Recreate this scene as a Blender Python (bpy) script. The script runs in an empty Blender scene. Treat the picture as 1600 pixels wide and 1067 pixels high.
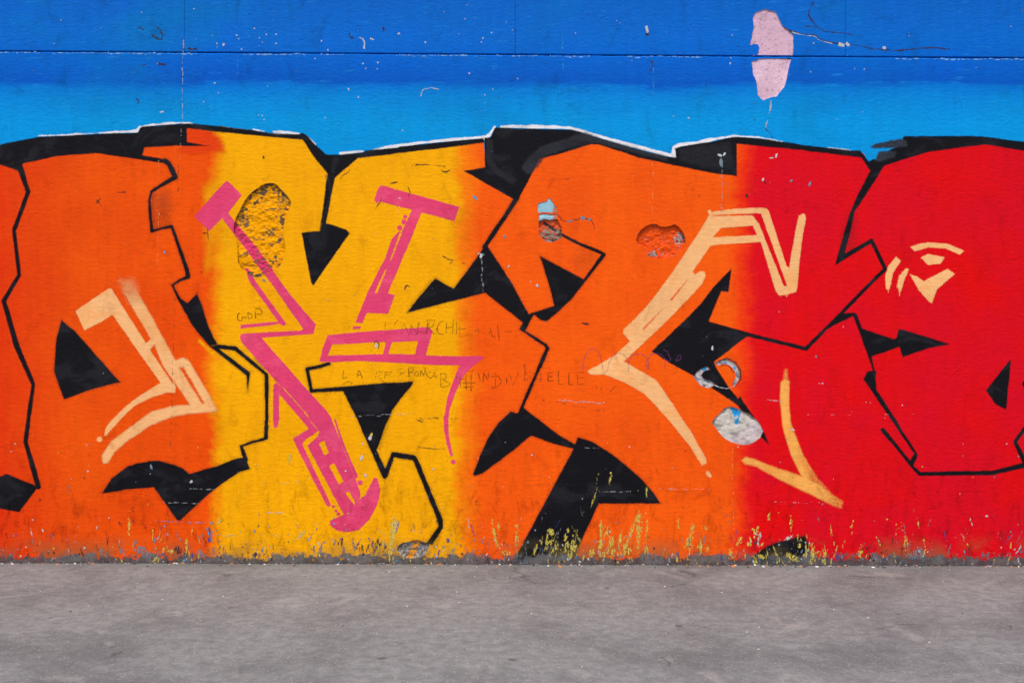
import bpy, math, random
import numpy as np
from mathutils import Vector

# ------------------------------------------------------------------ camera, sky, sun, exposure
P = 0.0025                                   # metres on the wall per unit of the tracing grid
GY = 882.0                                   # grid row of the wall's foot
def W(px, py, d=0.0):                        # tracing grid -> world (wall plane is y = 0, d metres towards the street)
    return ((px - 800) * P, -d, (GY - py) * P)

scn = bpy.context.scene
cam_d = bpy.data.cameras.new('camera'); cam = bpy.data.objects.new('camera', cam_d)
scn.collection.objects.link(cam); scn.camera = cam
CD = 4.5
cam.location = (0, -CD, (GY - 474) * P); cam.rotation_euler = (math.radians(90), 0, 0)
cam_d.sensor_width = 36; cam_d.lens = 36 * CD / (1600 * P); cam_d.shift_y = -59.5 / 1600
cam_d.clip_start = 0.05; cam_d.clip_end = 500

SUN_EL, SUN_AZ = 64, 192                     # sun behind the camera, high, veiled
world = bpy.data.worlds.new('World'); scn.world = world; world.use_nodes = True
wn = world.node_tree; wn.nodes.clear()
sky = wn.nodes.new('ShaderNodeTexSky'); sky.sky_type = 'NISHITA'; sky.sun_disc = False
sky.sun_elevation = math.radians(SUN_EL); sky.sun_rotation = math.radians(SUN_AZ)
sky.dust_density = 5.0; sky.air_density = 1.0; sky.ozone_density = 1.0
bg = wn.nodes.new('ShaderNodeBackground'); bg.inputs['Strength'].default_value = 0.10
wo = wn.nodes.new('ShaderNodeOutputWorld')
wn.links.new(sky.outputs[0], bg.inputs[0]); wn.links.new(bg.outputs[0], wo.inputs[0])
sun_d = bpy.data.lights.new('sun', 'SUN'); sun = bpy.data.objects.new('sun', sun_d); scn.collection.objects.link(sun)
sun_d.energy = 1.5; sun_d.angle = math.radians(12); sun_d.color = (1.0, 0.975, 0.94)
az = math.radians(SUN_AZ); el = math.radians(SUN_EL)
sdir = Vector((math.sin(az) * math.cos(el), math.cos(az) * math.cos(el), math.sin(el)))   # towards the sun
sun.rotation_euler = (-sdir).to_track_quat('-Z', 'Y').to_euler()
vs = scn.view_settings
vs.view_transform = 'Standard'; vs.look = 'None'; vs.exposure = 0.60; vs.gamma = 1.0; vs.use_curve_mapping = False
scn.cycles.transparent_max_bounces = 24; scn.cycles.max_bounces = 4; scn.cycles.diffuse_bounces = 2; scn.cycles.glossy_bounces = 1
random.seed(7); R = random.uniform

# ------------------------------------------------------------------ helpers: colour, nodes
def lin(r, g, b, k=1.0):
    f = lambda c: (c / 255 / 12.92) if c / 255 <= 0.04045 else ((c / 255 + 0.055) / 1.055) ** 2.4
    return (min(f(r) * k, .93), min(f(g) * k, .93), min(f(b) * k, .93), 1.0)

class NT:
    def __init__(s, tree): s.t = tree; s.l = tree.links
    def n(s, typ, **kw):
        nd = s.t.nodes.new('ShaderNode' + typ)
        for k, v in kw.items(): setattr(nd, k, v)
        return nd
    def put(s, sock, v):
        if v is None: return
        if hasattr(v, 'is_output'): s.l.new(v, sock)
        else: sock.default_value = v
    def math(s, op, a, b=None, c=None, clamp=False):
        m = s.n('Math', operation=op, use_clamp=clamp)
        for i, v in enumerate((a, b, c)):
            if v is not None: s.put(m.inputs[i], v)
        return m.outputs[0]
    def noise(s, vec, scale, detail=2, rough=.5, dist=0.0):
        m = s.n('TexNoise'); s.put(m.inputs['Vector'], vec)
        m.inputs['Scale'].default_value = scale; m.inputs['Detail'].default_value = detail
        m.inputs['Roughness'].default_value = rough; m.inputs['Distortion'].default_value = dist
        return m.outputs[0]
    def scale(s, vec, xyz):
        m = s.n('VectorMath', operation='MULTIPLY'); s.put(m.inputs[0], vec); m.inputs[1].default_value = xyz
        return m.outputs[0]
    def mix(s, f, a, b, blend='MIX'):
        m = s.n('Mix', data_type='RGBA', blend_type=blend)
        s.put(m.inputs[0], f); s.put(m.inputs[6], a); s.put(m.inputs[7], b)
        return m.outputs[2]
    def ss(s, v, a, b, o0=0.0, o1=1.0):
        m = s.n('MapRange', interpolation_type='SMOOTHSTEP')
        s.put(m.inputs[0], v); s.put(m.inputs[1], a); s.put(m.inputs[2], b); s.put(m.inputs[3], o0); s.put(m.inputs[4], o1)
        return m.outputs[0]
    def ramp(s, f, stops):
        m = s.n('ValToRGB'); e = m.color_ramp.elements
        while len(e) > 1: e.remove(e[-1])
        e[0].position, e[0].color = stops[0]
        for p, c in stops[1:]:
            q = e.new(p); q.color = c
        s.put(m.inputs[0], f)
        return m.outputs[0]

def make_wear_group(low):
    """colour in -> unevenly covered colour out, plus the relief of the rendered wall (normal);
       the low version, used for the lowest 0.8 m, adds the grime, scuffs and bare render of the wall's foot"""
    g = bpy.data.node_groups.new('wall_finish_foot' if low else 'wall_finish', 'ShaderNodeTree')
    I = g.interface
    I.new_socket('Color', in_out='INPUT', socket_type='NodeSocketColor')
    I.new_socket('Color', in_out='OUTPUT', socket_type='NodeSocketColor')
    I.new_socket('Normal', in_out='OUTPUT', socket_type='NodeSocketVector')
    I.new_socket('Rough', in_out='OUTPUT', socket_type='NodeSocketFloat')
    N = NT(g); gi = g.nodes.new('NodeGroupInput'); go = g.nodes.new('NodeGroupOutput')
    pos = N.n('NewGeometry').outputs['Position']
    col = gi.outputs[0]
    # uneven coverage of the roller and spray
    v1 = N.noise(pos, 3.2, 3, .6)
    v2 = N.noise(N.scale(pos, (.35, 1, 1.6)), 60, 2, .6)
    v3 = N.noise(N.scale(pos, (2.2, 1, .30)), 16, 2, .55)
    hsv = N.n('HueSaturation'); N.put(hsv.inputs['Color'], col)
    val = N.math('ADD', N.math('MULTIPLY', v1, .30), N.math('MULTIPLY', v2, .22))
    val = N.math('ADD', val, N.math('MULTIPLY', v3, .20))
    N.put(hsv.inputs['Value'], N.math('ADD', val, .64))
    N.put(hsv.inputs['Hue'], N.ss(v1, .3, .7, .4985, .5015))
    col = hsv.outputs[0]
    # faint handled and weathered smudges
    sm = N.noise(N.scale(pos, (1.3, 1, .8)), 8.5, 4, .7, .8)
    col = N.mix(N.ss(sm, .54, .74, 0, .55), col, (.70, .62, .60, 1), 'MULTIPLY')
    # little losses of paint
    vo = N.n('TexVoronoi', feature='F1'); N.put(vo.inputs['Vector'], N.scale(pos, (1, 1, .8))); vo.inputs['Scale'].default_value = 30
    wcol = N.n('TexWhiteNoise', noise_dimensions='3D'); N.put(wcol.inputs['Vector'], vo.outputs['Position'])
    scol = N.ramp(wcol.outputs[0], [(0, lin(205, 205, 205)), (.80, lin(205, 205, 205)), (.84, lin(120, 132, 140)), (.88, lin(60, 50, 48)), (.95, lin(90, 70, 60)), (1, lin(90, 130, 160))])
    spot = N.math('MULTIPLY', N.ss(vo.outputs['Distance'], .03, .075, 1, 0), N.math('GREATER_THAN', wcol.outputs[0], .80))
    col = N.mix(spot, col, scol)
    rough = N.ss(v2, .3, .7, .55, .7)
    if low:
        sep = N.n('SeparateXYZ'); N.l.new(pos, sep.inputs[0])
        h = N.math('DIVIDE', sep.outputs[2], P)                               # height above the foot in grid units
        # grime rubbed into the lower part
        gr = N.noise(N.scale(pos, (1.7, 1, .8)), 15, 4, .68, .6)
        grf = N.math('MULTIPLY', N.ss(gr, .46, .74), N.ss(h, 30, 250, .60, 0.0))
        col = N.mix(grf, col, (.50, .42, .38, 1), 'MULTIPLY')
        hz = N.math('MULTIPLY', N.ss(h, 8, 52, .6, 0.0), N.ss(N.noise(N.scale(pos, (.8, 1, 1)), 7, 3, .6), .40, .62))
        col = N.mix(hz, col, lin(112, 98, 62))
        # thin dark scuffs, in groups
        sc = N.noise(N.scale(pos, (3.6, 1, .9)), 14, 2, .5, 1.6)
        scf = N.math('MULTIPLY', N.ss(N.math('ABSOLUTE', N.math('SUBTRACT', sc, .56)), .004, .016, 1, 0), N.ss(gr, .52, .62))
        scf = N.math('MULTIPLY', scf, N.ss(h, 60, 220, .7, 0.0))
        col = N.mix(scf, col, (.30, .24, .22, 1), 'MULTIPLY')
        # bare, dirty render along the foot of the wall
        b1 = N.noise(N.scale(pos, (.8, 1, .9)), 20, 4, .66)
        b2 = N.noise(pos, 58, 4, .7)
        bl = N.math('ADD', N.math('MULTIPLY', b1, 46), N.math('MULTIPLY', b2, 34))
        bare = N.ss(N.math('SUBTRACT', N.math('SUBTRACT', bl, 26), h), -3, 3)
        b3 = N.noise(pos, 130, 3, .65)
        bcol = N.mix(N.ss(b1, .36, .66), lin(66, 68, 72), lin(108, 106, 105))
        bcol = N.mix(N.ss(b3, .58, .63), bcol, lin(60, 80, 102))
        bcol = N.mix(N.ss(b3, .37, .33), bcol, lin(132, 122, 92))
        col = N.mix(N.math('MULTIPLY', bare, .95), col, bcol)
        rough = N.math('ADD', rough, N.math('MULTIPLY', bare, .25))
    N.l.new(col, go.inputs[0])
    # relief
    r1 = N.noise(N.scale(pos, (.55, 1, 1.25)), 200, 1, .5)
    r2 = N.noise(N.scale(pos, (.6, 1, 1.3)), 62, 2, .55)
    nz = N.n('TexNoise'); N.put(nz.inputs['Vector'], pos); nz.inputs['Scale'].default_value = 11; nz.inputs['Detail'].default_value = 2
    nsp = N.n('SeparateColor'); N.l.new(nz.outputs[1], nsp.inputs[0])
    ck = N.math('MULTIPLY', N.ss(N.math('ABSOLUTE', N.math('SUBTRACT', nsp.outputs[0], .5)), .0, .016, 1, 0), N.ss(nsp.outputs[1], .54, .60))
    hgt = N.math('ADD', N.math('MULTIPLY', r1, .0010), N.math('MULTIPLY', r2, .0022))
    hgt = N.math('SUBTRACT', hgt, N.math('MULTIPLY', ck, .0008))
    bp = N.n('Bump'); bp.inputs['Strength'].default_value = .62; bp.inputs['Distance'].default_value = 1.0
    N.put(bp.inputs['Height'], hgt)
    N.l.new(bp.outputs[0], go.inputs[1])
    N.put(go.inputs[2], rough)
    return g
WEAR = [make_wear_group(True), make_wear_group(False)]

def new_mat(name):
    m = bpy.data.materials.new(name); m.use_nodes = True; m.node_tree.nodes.clear()
    return m, NT(m.node_tree)

def finish(N, col, alpha=None, rough=None, normal=None, wear=True, spec=.08, high=0):
    b = N.n('BsdfPrincipled'); out = N.n('OutputMaterial')
    if wear:
        w = N.n('Group'); w.node_tree = WEAR[high]; N.put(w.inputs[0], col)
        N.l.new(w.outputs[0], b.inputs['Base Color']); N.l.new(w.outputs[1], b.inputs['Normal']); N.l.new(w.outputs[2], b.inputs['Roughness'])
    else:
        N.put(b.inputs['Base Color'], col); N.put(b.inputs['Roughness'], rough if rough is not None else .8)
        if normal is not None: N.put(b.inputs['Normal'], normal)
    b.inputs['Specular IOR Level'].default_value = spec
    if alpha is not None: N.put(b.inputs['Alpha'], alpha)
    N.l.new(b.outputs[0], out.inputs[0])

def edge_alpha(N, wob=1.6):
    """paint ends where the stored distance to its outline passes zero; hand wobble and overspray from noise"""
    pos = N.n('NewGeometry').outputs['Position']
    a = N.n('Attribute', attribute_name='sd').outputs['Fac']
    so = N.n('Attribute', attribute_name='soft').outputs['Fac']
    op = N.n('Attribute', attribute_name='opac').outputs['Fac']
    w = N.math('MULTIPLY', N.math('SUBTRACT', N.noise(pos, 17, 4, .68), .5), wob * 3.0)
    t = N.ss(N.math('DIVIDE', N.math('ADD', a, w), so), -1.0, 1.0, 1, 0)
    speck = N.ss(N.noise(pos, 1000, 1, .5), .30, .70)                          # spray lands as fine droplets, each of them opaque
    return N.math('GREATER_THAN', N.math('MULTIPLY', t, op), N.math('ADD', N.math('MULTIPLY', speck, .96), .02))

def paint_mat(name, rgb, rgb2=None, wob=.9, wear=True, spec=.08):
    """four slots: thin edge / solid film, each for the wall's foot and for above"""
    out = []
    for high in (0, 1):
        for solid in (0, 1):
            m, N = new_mat(name)
            col = lin(*rgb)
            if rgb2:
                pos = N.n('NewGeometry').outputs['Position']
                v = N.noise(N.scale(pos, (.9, 1, 1.4)), 7, 3, .65, .6)
                col = N.mix(N.ss(v, .50, .64), lin(*rgb), lin(*rgb2))
            finish(N, col, None if solid else edge_alpha(N, wob), wear=wear, spec=spec, high=high, rough=.75)
            out.append(m)
            if not wear: return out
    return out

K = 1.0
M = {}
M['black'] = paint_mat('black_spray_paint', (20, 20, 25), (33, 34, 40), 1.15)
M['charcoal'] = paint_mat('charcoal_roller_paint', (52, 54, 61), (42, 43, 50), 3)
M['white'] = paint_mat('white_spray_paint', (232, 232, 236), (205, 207, 212), 2.4)
M['pink'] = paint_mat('pink_spray_paint', (226, 66, 112), (232, 78, 120))
M['peach'] = paint_mat('peach_spray_paint', (252, 186, 124), (250, 178, 112))
M['amber'] = paint_mat('amber_spray_paint', (250, 172, 84), (246, 160, 76))
M['pencil'] = paint_mat('dark_pencil', (92, 56, 22), None, .6, False)
M['violet'] = paint_mat('violet_marker', (128, 74, 128), None, .6, False)
M['crack'] = paint_mat('crack_shadow_line', (62, 50, 46), None, 1.2, False)
M['pale'] = paint_mat('bare_pale_plaster', (198, 200, 204), None, 1.4, False)
M['greyblue'] = paint_mat('old_grey_blue_paint', (116, 138, 154), None, 1.4, False)
M['skyblue'] = paint_mat('old_sky_blue_paint', (60, 160, 222), None, 1.4, False)
M['yellow_scrape'] = paint_mat('old_yellow_paint', (212, 190, 84), None, 1.4, False)
M['lip'] = paint_mat('rubbed_edge_highlight', (120, 172, 232), None, 1.4, False)  # worn joint lip, its sky-lit highlight put into the pale blue
M['smear'] = paint_mat('grey_smear', (170, 175, 185), None, 3, False)
M['redpaint'] = paint_mat('red_overspray', (232, 66, 10), None, 3)
M['yellowpaint'] = paint_mat('yellow_overspray', (255, 172, 0), None, 3)

def scrape_mat(name, rgb):
    m, N = new_mat(name)
    al = edge_alpha(N, 3.0)
    pos = N.n('NewGeometry').outputs['Position']
    n = N.noise(N.scale(pos, (1, 1, .35)), 190, 4, .72)
    finish(N, lin(*rgb), N.math('MULTIPLY', al, N.ss(n, .47, .51)), rough=.8, wear=False)
    return m
M['scrape_yellow'] = scrape_mat('scraped_yellow_paint', (208, 190, 88)); M['scrape_grey'] = scrape_mat('scraped_grey_paint', (120, 128, 136)); M['scrape_pale'] = scrape_mat('scraped_pale_paint', (196, 196, 192)); M['scrape_dark'] = scrape_mat('scraped_to_dark', (58, 56, 60)); M['scrape_blue'] = scrape_mat('scraped_blue_paint', (52, 76, 140))
# letters: one paint job whose colour fades from orange to yellow to orange to red along the wall
M['fill'] = []
for high, solid in ((0, 0), (0, 1), (1, 0), (1, 1)):
  m, N = new_mat('letter_fill_paint'); M['fill'].append(m)
  pos = N.n('NewGeometry').outputs['Position']
  sep = N.n('SeparateXYZ'); N.l.new(pos, sep.inputs[0])
  n1 = N.noise(N.scale(pos, (.6, 1, 1)), 6, 3, .6)
  n2 = N.noise(N.scale(pos, (.8, 1, .8)), 50, 2, .6)
  xx = N.math('ADD', N.math('DIVIDE', sep.outputs[0], P * 2400), .5)             # 0..1 over grid columns -400..2000
  xx = N.math('ADD', xx, N.math('MULTIPLY', N.math('SUBTRACT', n1, .5), .022))
  xx = N.math('ADD', xx, N.math('MULTIPLY', N.math('SUBTRACT', n2, .5), .007))
  u = lambda px: (px + 400) / 2400
  OR1, YE, OR2, RE = lin(234, 80, 6), lin(255, 171, 0), lin(255, 91, 10), lin(224, 8, 26)
  col = N.ramp(xx, [(0, lin(222, 40, 12)), (u(-20), lin(226, 52, 8)), (u(120), OR1), (u(322), lin(240, 82, 4)), (u(349), YE), (u(708), YE), (u(722), lin(255, 128, 6)), (u(752), OR2), (u(1140), OR2), (u(1158), lin(244, 56, 12)), (u(1178), RE), (1, lin(214, 8, 26))])
  finish(N, col, None if solid else edge_alpha(N), high=high)

# blue background paint of the wall
M['blue'] = []
for high, solid in ((0, 0), (0, 1), (1, 0), (1, 1)):
  m, N = new_mat('blue_wall_paint'); M['blue'].append(m)
  pos = N.n('NewGeometry').outputs['Position']
  sep = N.n('SeparateXYZ'); N.l.new(pos, sep.inputs[0])
  py = N.math('SUBTRACT', GY, N.math('DIVIDE', sep.outputs[2], P))
  n1 = N.noise(N.scale(pos, (.5, 1, 1)), 5, 3, .62)
  n2 = N.noise(N.scale(pos, (.25, 1, 1.6)), 40, 3, .6)
  n3 = N.noise(N.scale(pos, (.5, 1, 1)), 2.0, 3, .6)
  yy = N.math('ADD', py, N.math('MULTIPLY', N.math('SUBTRACT', n1, .5), 34))
  yy = N.math('ADD', yy, N.math('MULTIPLY', N.math('SUBTRACT', n2, .5), 16))
  v = lambda p: (p + 100) / 400
  col = N.ramp(N.math('DIVIDE', N.math('ADD', yy, 100), 400, clamp=True), [
      (0, lin(4, 88, 180)), (v(60), lin(4, 106, 207)), (v(95), lin(0, 100, 206)), (v(127), lin(0, 90, 195)), (v(137), lin(0, 120, 211)), (v(155), lin(0, 136, 218)), (v(190), lin(0, 149, 223)), (1, lin(0, 150, 221))])
  col = N.mix(N.math('MULTIPLY', N.ss(n3, .52, .68), .45), col, lin(0, 122, 190))
  col = N.mix(N.math('MULTIPLY', N.ss(n2, .60, .72), .30), col, lin(40, 160, 222))
  a = N.n('Attribute', attribute_name='sd').outputs['Fac']
  w = N.math('MULTIPLY', N.math('SUBTRACT', N.noise(pos, 60, 4, .65), .5), 3.0)
  finish(N, col, None if solid else N.ss(N.math('ADD', a, w), -.5, .5, 1, 0), high=high)

m, N = new_mat('broken_plaster'); M['bed'] = m
pos = N.n('NewGeometry').outputs['Position']
vc = N.n('VertexColor', layer_name='surface').outputs[0]
g1 = N.noise(pos, 330, 3, .6); g2 = N.noise(pos, 90, 3, .6)
hs = N.n('HueSaturation'); N.put(hs.inputs['Color'], vc); N.put(hs.inputs['Value'], N.math('ADD', N.math('MULTIPLY', g2, .45), .78))
bp = N.n('Bump'); bp.inputs['Strength'].default_value = .8; N.put(bp.inputs['Height'], N.math('MULTIPLY', g1, .0016)); bp.inputs['Distance'].default_value = 1
finish(N, hs.outputs[0], None, .85, bp.outputs[0], wear=False, spec=.06)

m, N = new_mat('raw_concrete'); M['concrete'] = m
pos = N.n('NewGeometry').outputs['Position']
c = N.mix(N.noise(pos, 30, 5, .6), lin(52, 54, 60), lin(98, 96, 96))
finish(N, c, None, .9, None, wear=False, spec=.06)

# ------------------------------------------------------------------ helpers: shapes
def sd_poly(X, Y, pts):
    """signed distance (negative inside) of grid points to a polygon"""
    p = np.asarray(pts, float); q = np.roll(p, -1, 0)
    d2 = np.full(X.shape, 1e18); ins = np.zeros(X.shape, bool)
    for (ax, ay), (bx, by) in zip(p, q):
        ex, ey = bx - ax, by - ay; L = ex * ex + ey * ey + 1e-12
        t = np.clip(((X - ax) * ex + (Y - ay) * ey) / L, 0, 1)
        d2 = np.minimum(d2, (X - ax - t * ex) ** 2 + (Y - ay - t * ey) ** 2)
        c = (ay > Y) != (by > Y)
        ins ^= c & (X < ex * (Y - ay) / (ey if abs(ey) > 1e-12 else 1e-12) + ax)
    d = np.sqrt(d2)
    return np.where(ins, -d, d)

def sd_line(X, Y, pts):
    """signed distance to a brush line; pts = (x, y, width)"""
    d = np.full(X.shape, 1e9)
    if len(pts) == 1:
        x, y, w_ = pts[0]; return np.hypot(X - x, Y - y) - w_ / 2
    for (ax, ay, aw), (bx, by, bw) in zip(pts[:-1], pts[1:]):
        ex, ey = bx - ax, by - ay; L = ex * ex + ey * ey + 1e-12
        t = np.clip(((X - ax) * ex + (Y - ay) * ey) / L, 0, 1)
        d = np.minimum(d, np.hypot(X - ax - t * ex, Y - ay - t * ey) - (aw + (bw - aw) * t) / 2)
    return d

def value_noise(X, Y, sc, seed=0, octaves=3):
    out = np.zeros(X.shape); amp = 1; tot = 0
    for o in range(octaves):
        r = np.random.default_rng(seed * 17 + o).random((128, 128))
        x = X / sc * 2 ** o; y = Y / sc * 2 ** o
        xi = np.floor(x).astype(int); yi = np.floor(y).astype(int); fx = x - xi; fy = y - yi
        fx = fx * fx * (3 - 2 * fx); fy = fy * fy * (3 - 2 * fy)
        g = lambda i, j: r[i % 128, j % 128]
        vv = (g(xi, yi) * (1 - fx) + g(xi + 1, yi) * fx) * (1 - fy) + (g(xi, yi + 1) * (1 - fx) + g(xi + 1, yi + 1) * fx) * fy
        out += vv * amp; tot += amp; amp *= .55
    return out / tot

def smooth(pts, n=6, closed=False):
    """Catmull-Rom through the points"""
    p = np.asarray(pts, float); out = []; L = len(p)
    for i in range(L if closed else L - 1):
        if closed: a, b, c, d = p[(i - 1) % L], p[i], p[(i + 1) % L], p[(i + 2) % L]
        else: a, b, c, d = p[max(i - 1, 0)], p[i], p[i + 1], p[min(i + 2, L - 1)]
        for k in range(n):
            t = k / n
            out.append(.5 * ((2 * b) + (c - a) * t + (2 * a - 5 * b + 4 * c - d) * t * t + (3 * b - a - 3 * c + d) * t ** 3))
    if not closed: out.append(p[-1])
    return [tuple(q) for q in out]

def T(tile, pts):
    x0, y0, s = {'A': (150, 40, 4.848), 'B': (470, 40, 4.848), 'C': (790, 40, 4.848), 'D': (1110, 40, 4.706), 'E': (150, 240, 4.848), 'F': (470, 240, 4.848),
                 'G': (790, 240, 4.848), 'H': (1110, 240, 4.706), 'I': (150, 440, 4.848), 'J': (470, 440, 4.848), 'K': (790, 440, 4.848), 'L': (1110, 440, 4.706),
                 'M': (150, 650, 4.103), 'N': (470, 650, 4.103), 'O': (790, 650, 4.103), 'P': (1110, 650, 4.103)}[tile]
    return [(x0 + p[0] / s, y0 + p[1] / s) + tuple(p[2:]) for p in pts]

col_main = scn.collection
def link(name, me, mats, parent=None, kind=None, label=None):
    o = bpy.data.objects.new(name, me); col_main.objects.link(o)
    for mt in (mats if isinstance(mats, (list, tuple)) else [mats]): me.materials.append(mt)
    if parent: o.parent = parent
    if kind: o['kind'] = kind
    if label: o['label'] = label
    return o

def attr(me, name, vals):
    me.attributes.new(name, 'FLOAT', 'POINT').data.foreach_set('value', np.asarray(vals, np.float32))

def grid_mesh(name, X, Y, D, keep=None, smooth_shade=False):
    """mesh from grid coordinates (wall units) and distance D in front of the wall plane"""
    h, w_ = X.shape
    V = np.stack([(X - 800) * P, -D, (GY - Y) * P], -1).reshape(-1, 3)
    idx = np.arange(h * w_).reshape(h, w_)
    F = np.stack([idx[:-1, :-1], idx[1:, :-1], idx[1:, 1:], idx[:-1, 1:]], -1)
    F = F[keep] if keep is not None else F.reshape(-1, 4)
    used, inv = np.unique(F, return_inverse=True)
    me = bpy.data.meshes.new(name)
    me.from_pydata(V[used].tolist(), [], inv.reshape(-1, 4).tolist())
    if smooth_shade: me.polygons.foreach_set('use_smooth', np.ones(len(me.polygons), bool))
    return me, used

# ------------------------------------------------------------------ where plaster and paint have come away
HOLES = {
 'big':   T('E', smooth([(1330,220),(1372,232),(1412,278),(1475,350),(1478,400),(1440,480),(1420,570),(1430,650),(1440,730),(1410,830),(1350,890),(1290,915),(1240,940),(1180,935),(1110,890),(1075,830),(1065,690),(1040,600),(1045,520),(1090,420),(1150,320),(1220,260),(1262,232)], 3, True)),
 'small': T('G', smooth([(250,482),(290,464),(340,470),(384,465),(402,510),(430,570),(425,640),(380,670),(310,665),(258,630),(245,560)], 3, True)),
 'flake': T('G', [(245,380),(268,366),(312,358),(322,330),(345,345),(372,385),(395,408),(397,462),(388,476),(330,480),(290,474),(250,492),(240,420)]),
 'round': T('G', smooth([(985,640),(1010,590),(1060,545),(1130,530),(1180,550),(1240,546),(1280,530),(1330,570),(1365,640),(1360,700),(1310,750),(1210,795),(1150,803),(1080,778),(1040,720),(1000,690)], 3, True)),
 'grey':  [(1116,652.5),(1125,644),(1131,636.6),(1142,634),(1154.6,637.6),(1163,643),(1171.6,645),(1184,657),(1188,662),(1193,673),(1188,684),(1180,691),(1171,695),(1159,696),(1142,691),(1128,682),(1121,673),(1111,660)],
 'foot':  T('N', smooth([(615,850),(640,815),(690,800),(730,788),(790,803),(825,830),(800,880),(760,905),(690,915),(640,892)], 3, True)),
 'pink_top': T('D', [(330,-95),(400,-120),(480,-100),(530,5),(575,30),(608,70),(611,170),(605,228),(357,228),(335,215),(355,195),(360,160),(345,135),(310,138),(290,152),(300,100),(320,5),(312,-50)]),
 'pink_low': T('D', [(355,244),(600,242),(580,290),(560,400),(545,450),(495,510),(490,522),(440,530),(390,552),(350,515),(340,430),(330,385),(315,370),(303,265),(345,258)]),
 'curl': [(1118,568),(1127,562),(1136,561),(1148,567),(1155.5,579),(1155.5,592),(1148,603),(1143.5,600),(1149,591),(1149,581),(1142.5,572.5),(1134,568),(1122,571)],
 'curl2': [(1097,575),(1106,572.5),(1110,577),(1100,580),(1096,586),(1100,592),(1110,594),(1119,601),(1106,607),(1093,601),(1084,588),(1089,580)],
}
def hole_sd(X, Y, over=0.0):
    d = np.full(X.shape, 1e6)
    x0, x1, y0, y1 = X.min(), X.max(), Y.min(), Y.max()
    for key, h in HOLES.items():
        a = np.asarray(h)
        if a[:, 0].max() < x0 - 9 or a[:, 0].min() > x1 + 9 or a[:, 1].max() < y0 - 9 or a[:, 1].min() > y1 + 9: continue
        d = np.minimum(d, sd_poly(X, Y, h) + (over if len(h) > 14 or key == 'flake' else over * .3))
    return d

def lines(lo, hi, fine, coarse, axis):
    """grid lines: close together across the holes, wide apart elsewhere"""
    rs = sorted((np.asarray(h)[:, axis].min() - 5, np.asarray(h)[:, axis].max() + 5) for h in HOLES.values())
    out = []; x = lo
    while x < hi:
        out.append(x)
        nxt = [a for a, b in rs if a > x]
        if any(a <= x <= b for a, b in rs): x += fine
        else: x = min(x + coarse, min(nxt) if nxt else hi, hi)
    out.append(hi)
    return np.array(sorted(set(np.round(out, 4))))

LIFT = .00006
STACK = {}
def lift(layer):
    """every film of paint lies a hair above the ones sprayed before it"""
    STACK[layer] = STACK.get(layer, 0) + 1
    return LIFT * layer + .000003 * STACK[layer]
def sheet(name, parts, mat, parent, layer, soft=1.0, opac=1.0, step=1.6, cut=(), clip=None, label=None, xs=None, ys=None, grad=None, grow=0):
    """a film of paint: union of polygons / brush lines minus cut-outs, lying on the wall
       parts: list of ('p', points) or ('l', points with width)"""
    pts = np.concatenate([np.asarray([q[:2] for q in p[1]], float) for p in parts])
    wmax = max([0] + [max(q[2] for q in p[1]) for p in parts if p[0] == 'l'])
    m_ = wmax / 2 + soft * 2.2 + 4
    x0, y0 = pts.min(0) - m_; x1, y1 = pts.max(0) + m_
    if xs is None: xs = np.arange(x0, x1 + step, step)
    if ys is None: ys = np.arange(y0, y1 + step, step)
    X, Y = np.meshgrid(xs, ys)
    S = np.full(X.shape, 1e6)
    for k, p in parts: S = np.minimum(S, sd_poly(X, Y, p) if k == 'p' else sd_line(X, Y, p))
    S = S - grow
    for k, p in cut: S = np.maximum(S, -(sd_poly(X, Y, p) if k == 'p' else sd_line(X, Y, p)))
    if clip is not None: S = np.maximum(S, clip(X, Y))
    H = hole_sd(X, Y, .8)
    S = np.where(H < 60, np.maximum(S, -H * max(1.0, soft)), S)
    lim = soft * 1.9 + 2.2
    mn = np.minimum(np.minimum(S[:-1, :-1], S[1:, :-1]), np.minimum(S[:-1, 1:], S[1:, 1:]))
    keep = mn < lim
    me, used = grid_mesh(name, X, Y, np.full(X.shape, lift(layer)), keep)
    attr(me, 'sd', S.ravel()[used]); attr(me, 'soft', np.full(len(used), soft))
    O = np.full(X.shape, opac) if grad is None else grad(X, Y) * opac
    attr(me, 'opac', O.ravel()[used])
    o = link(name, me, mat, parent, label=label)
    slots(me, X, Y, S, keep, soft, 0 if (opac < 1 or grad is not None) else 1)
    return o

def slots(me, X, Y, S, keep, soft, solid_ok):
    if len(me.materials) < 4: return
    mx = np.maximum(np.maximum(S[:-1, :-1], S[1:, :-1]), np.maximum(S[:-1, 1:], S[1:, 1:]))[keep]
    hi = (np.maximum(Y[:-1, :-1], Y[1:, :-1])[keep] < 585)
    me.polygons.foreach_set('material_index', (hi * 2 + ((mx < -(soft * 2.2 + 3)) * solid_ok)).astype(np.int32))

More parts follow.
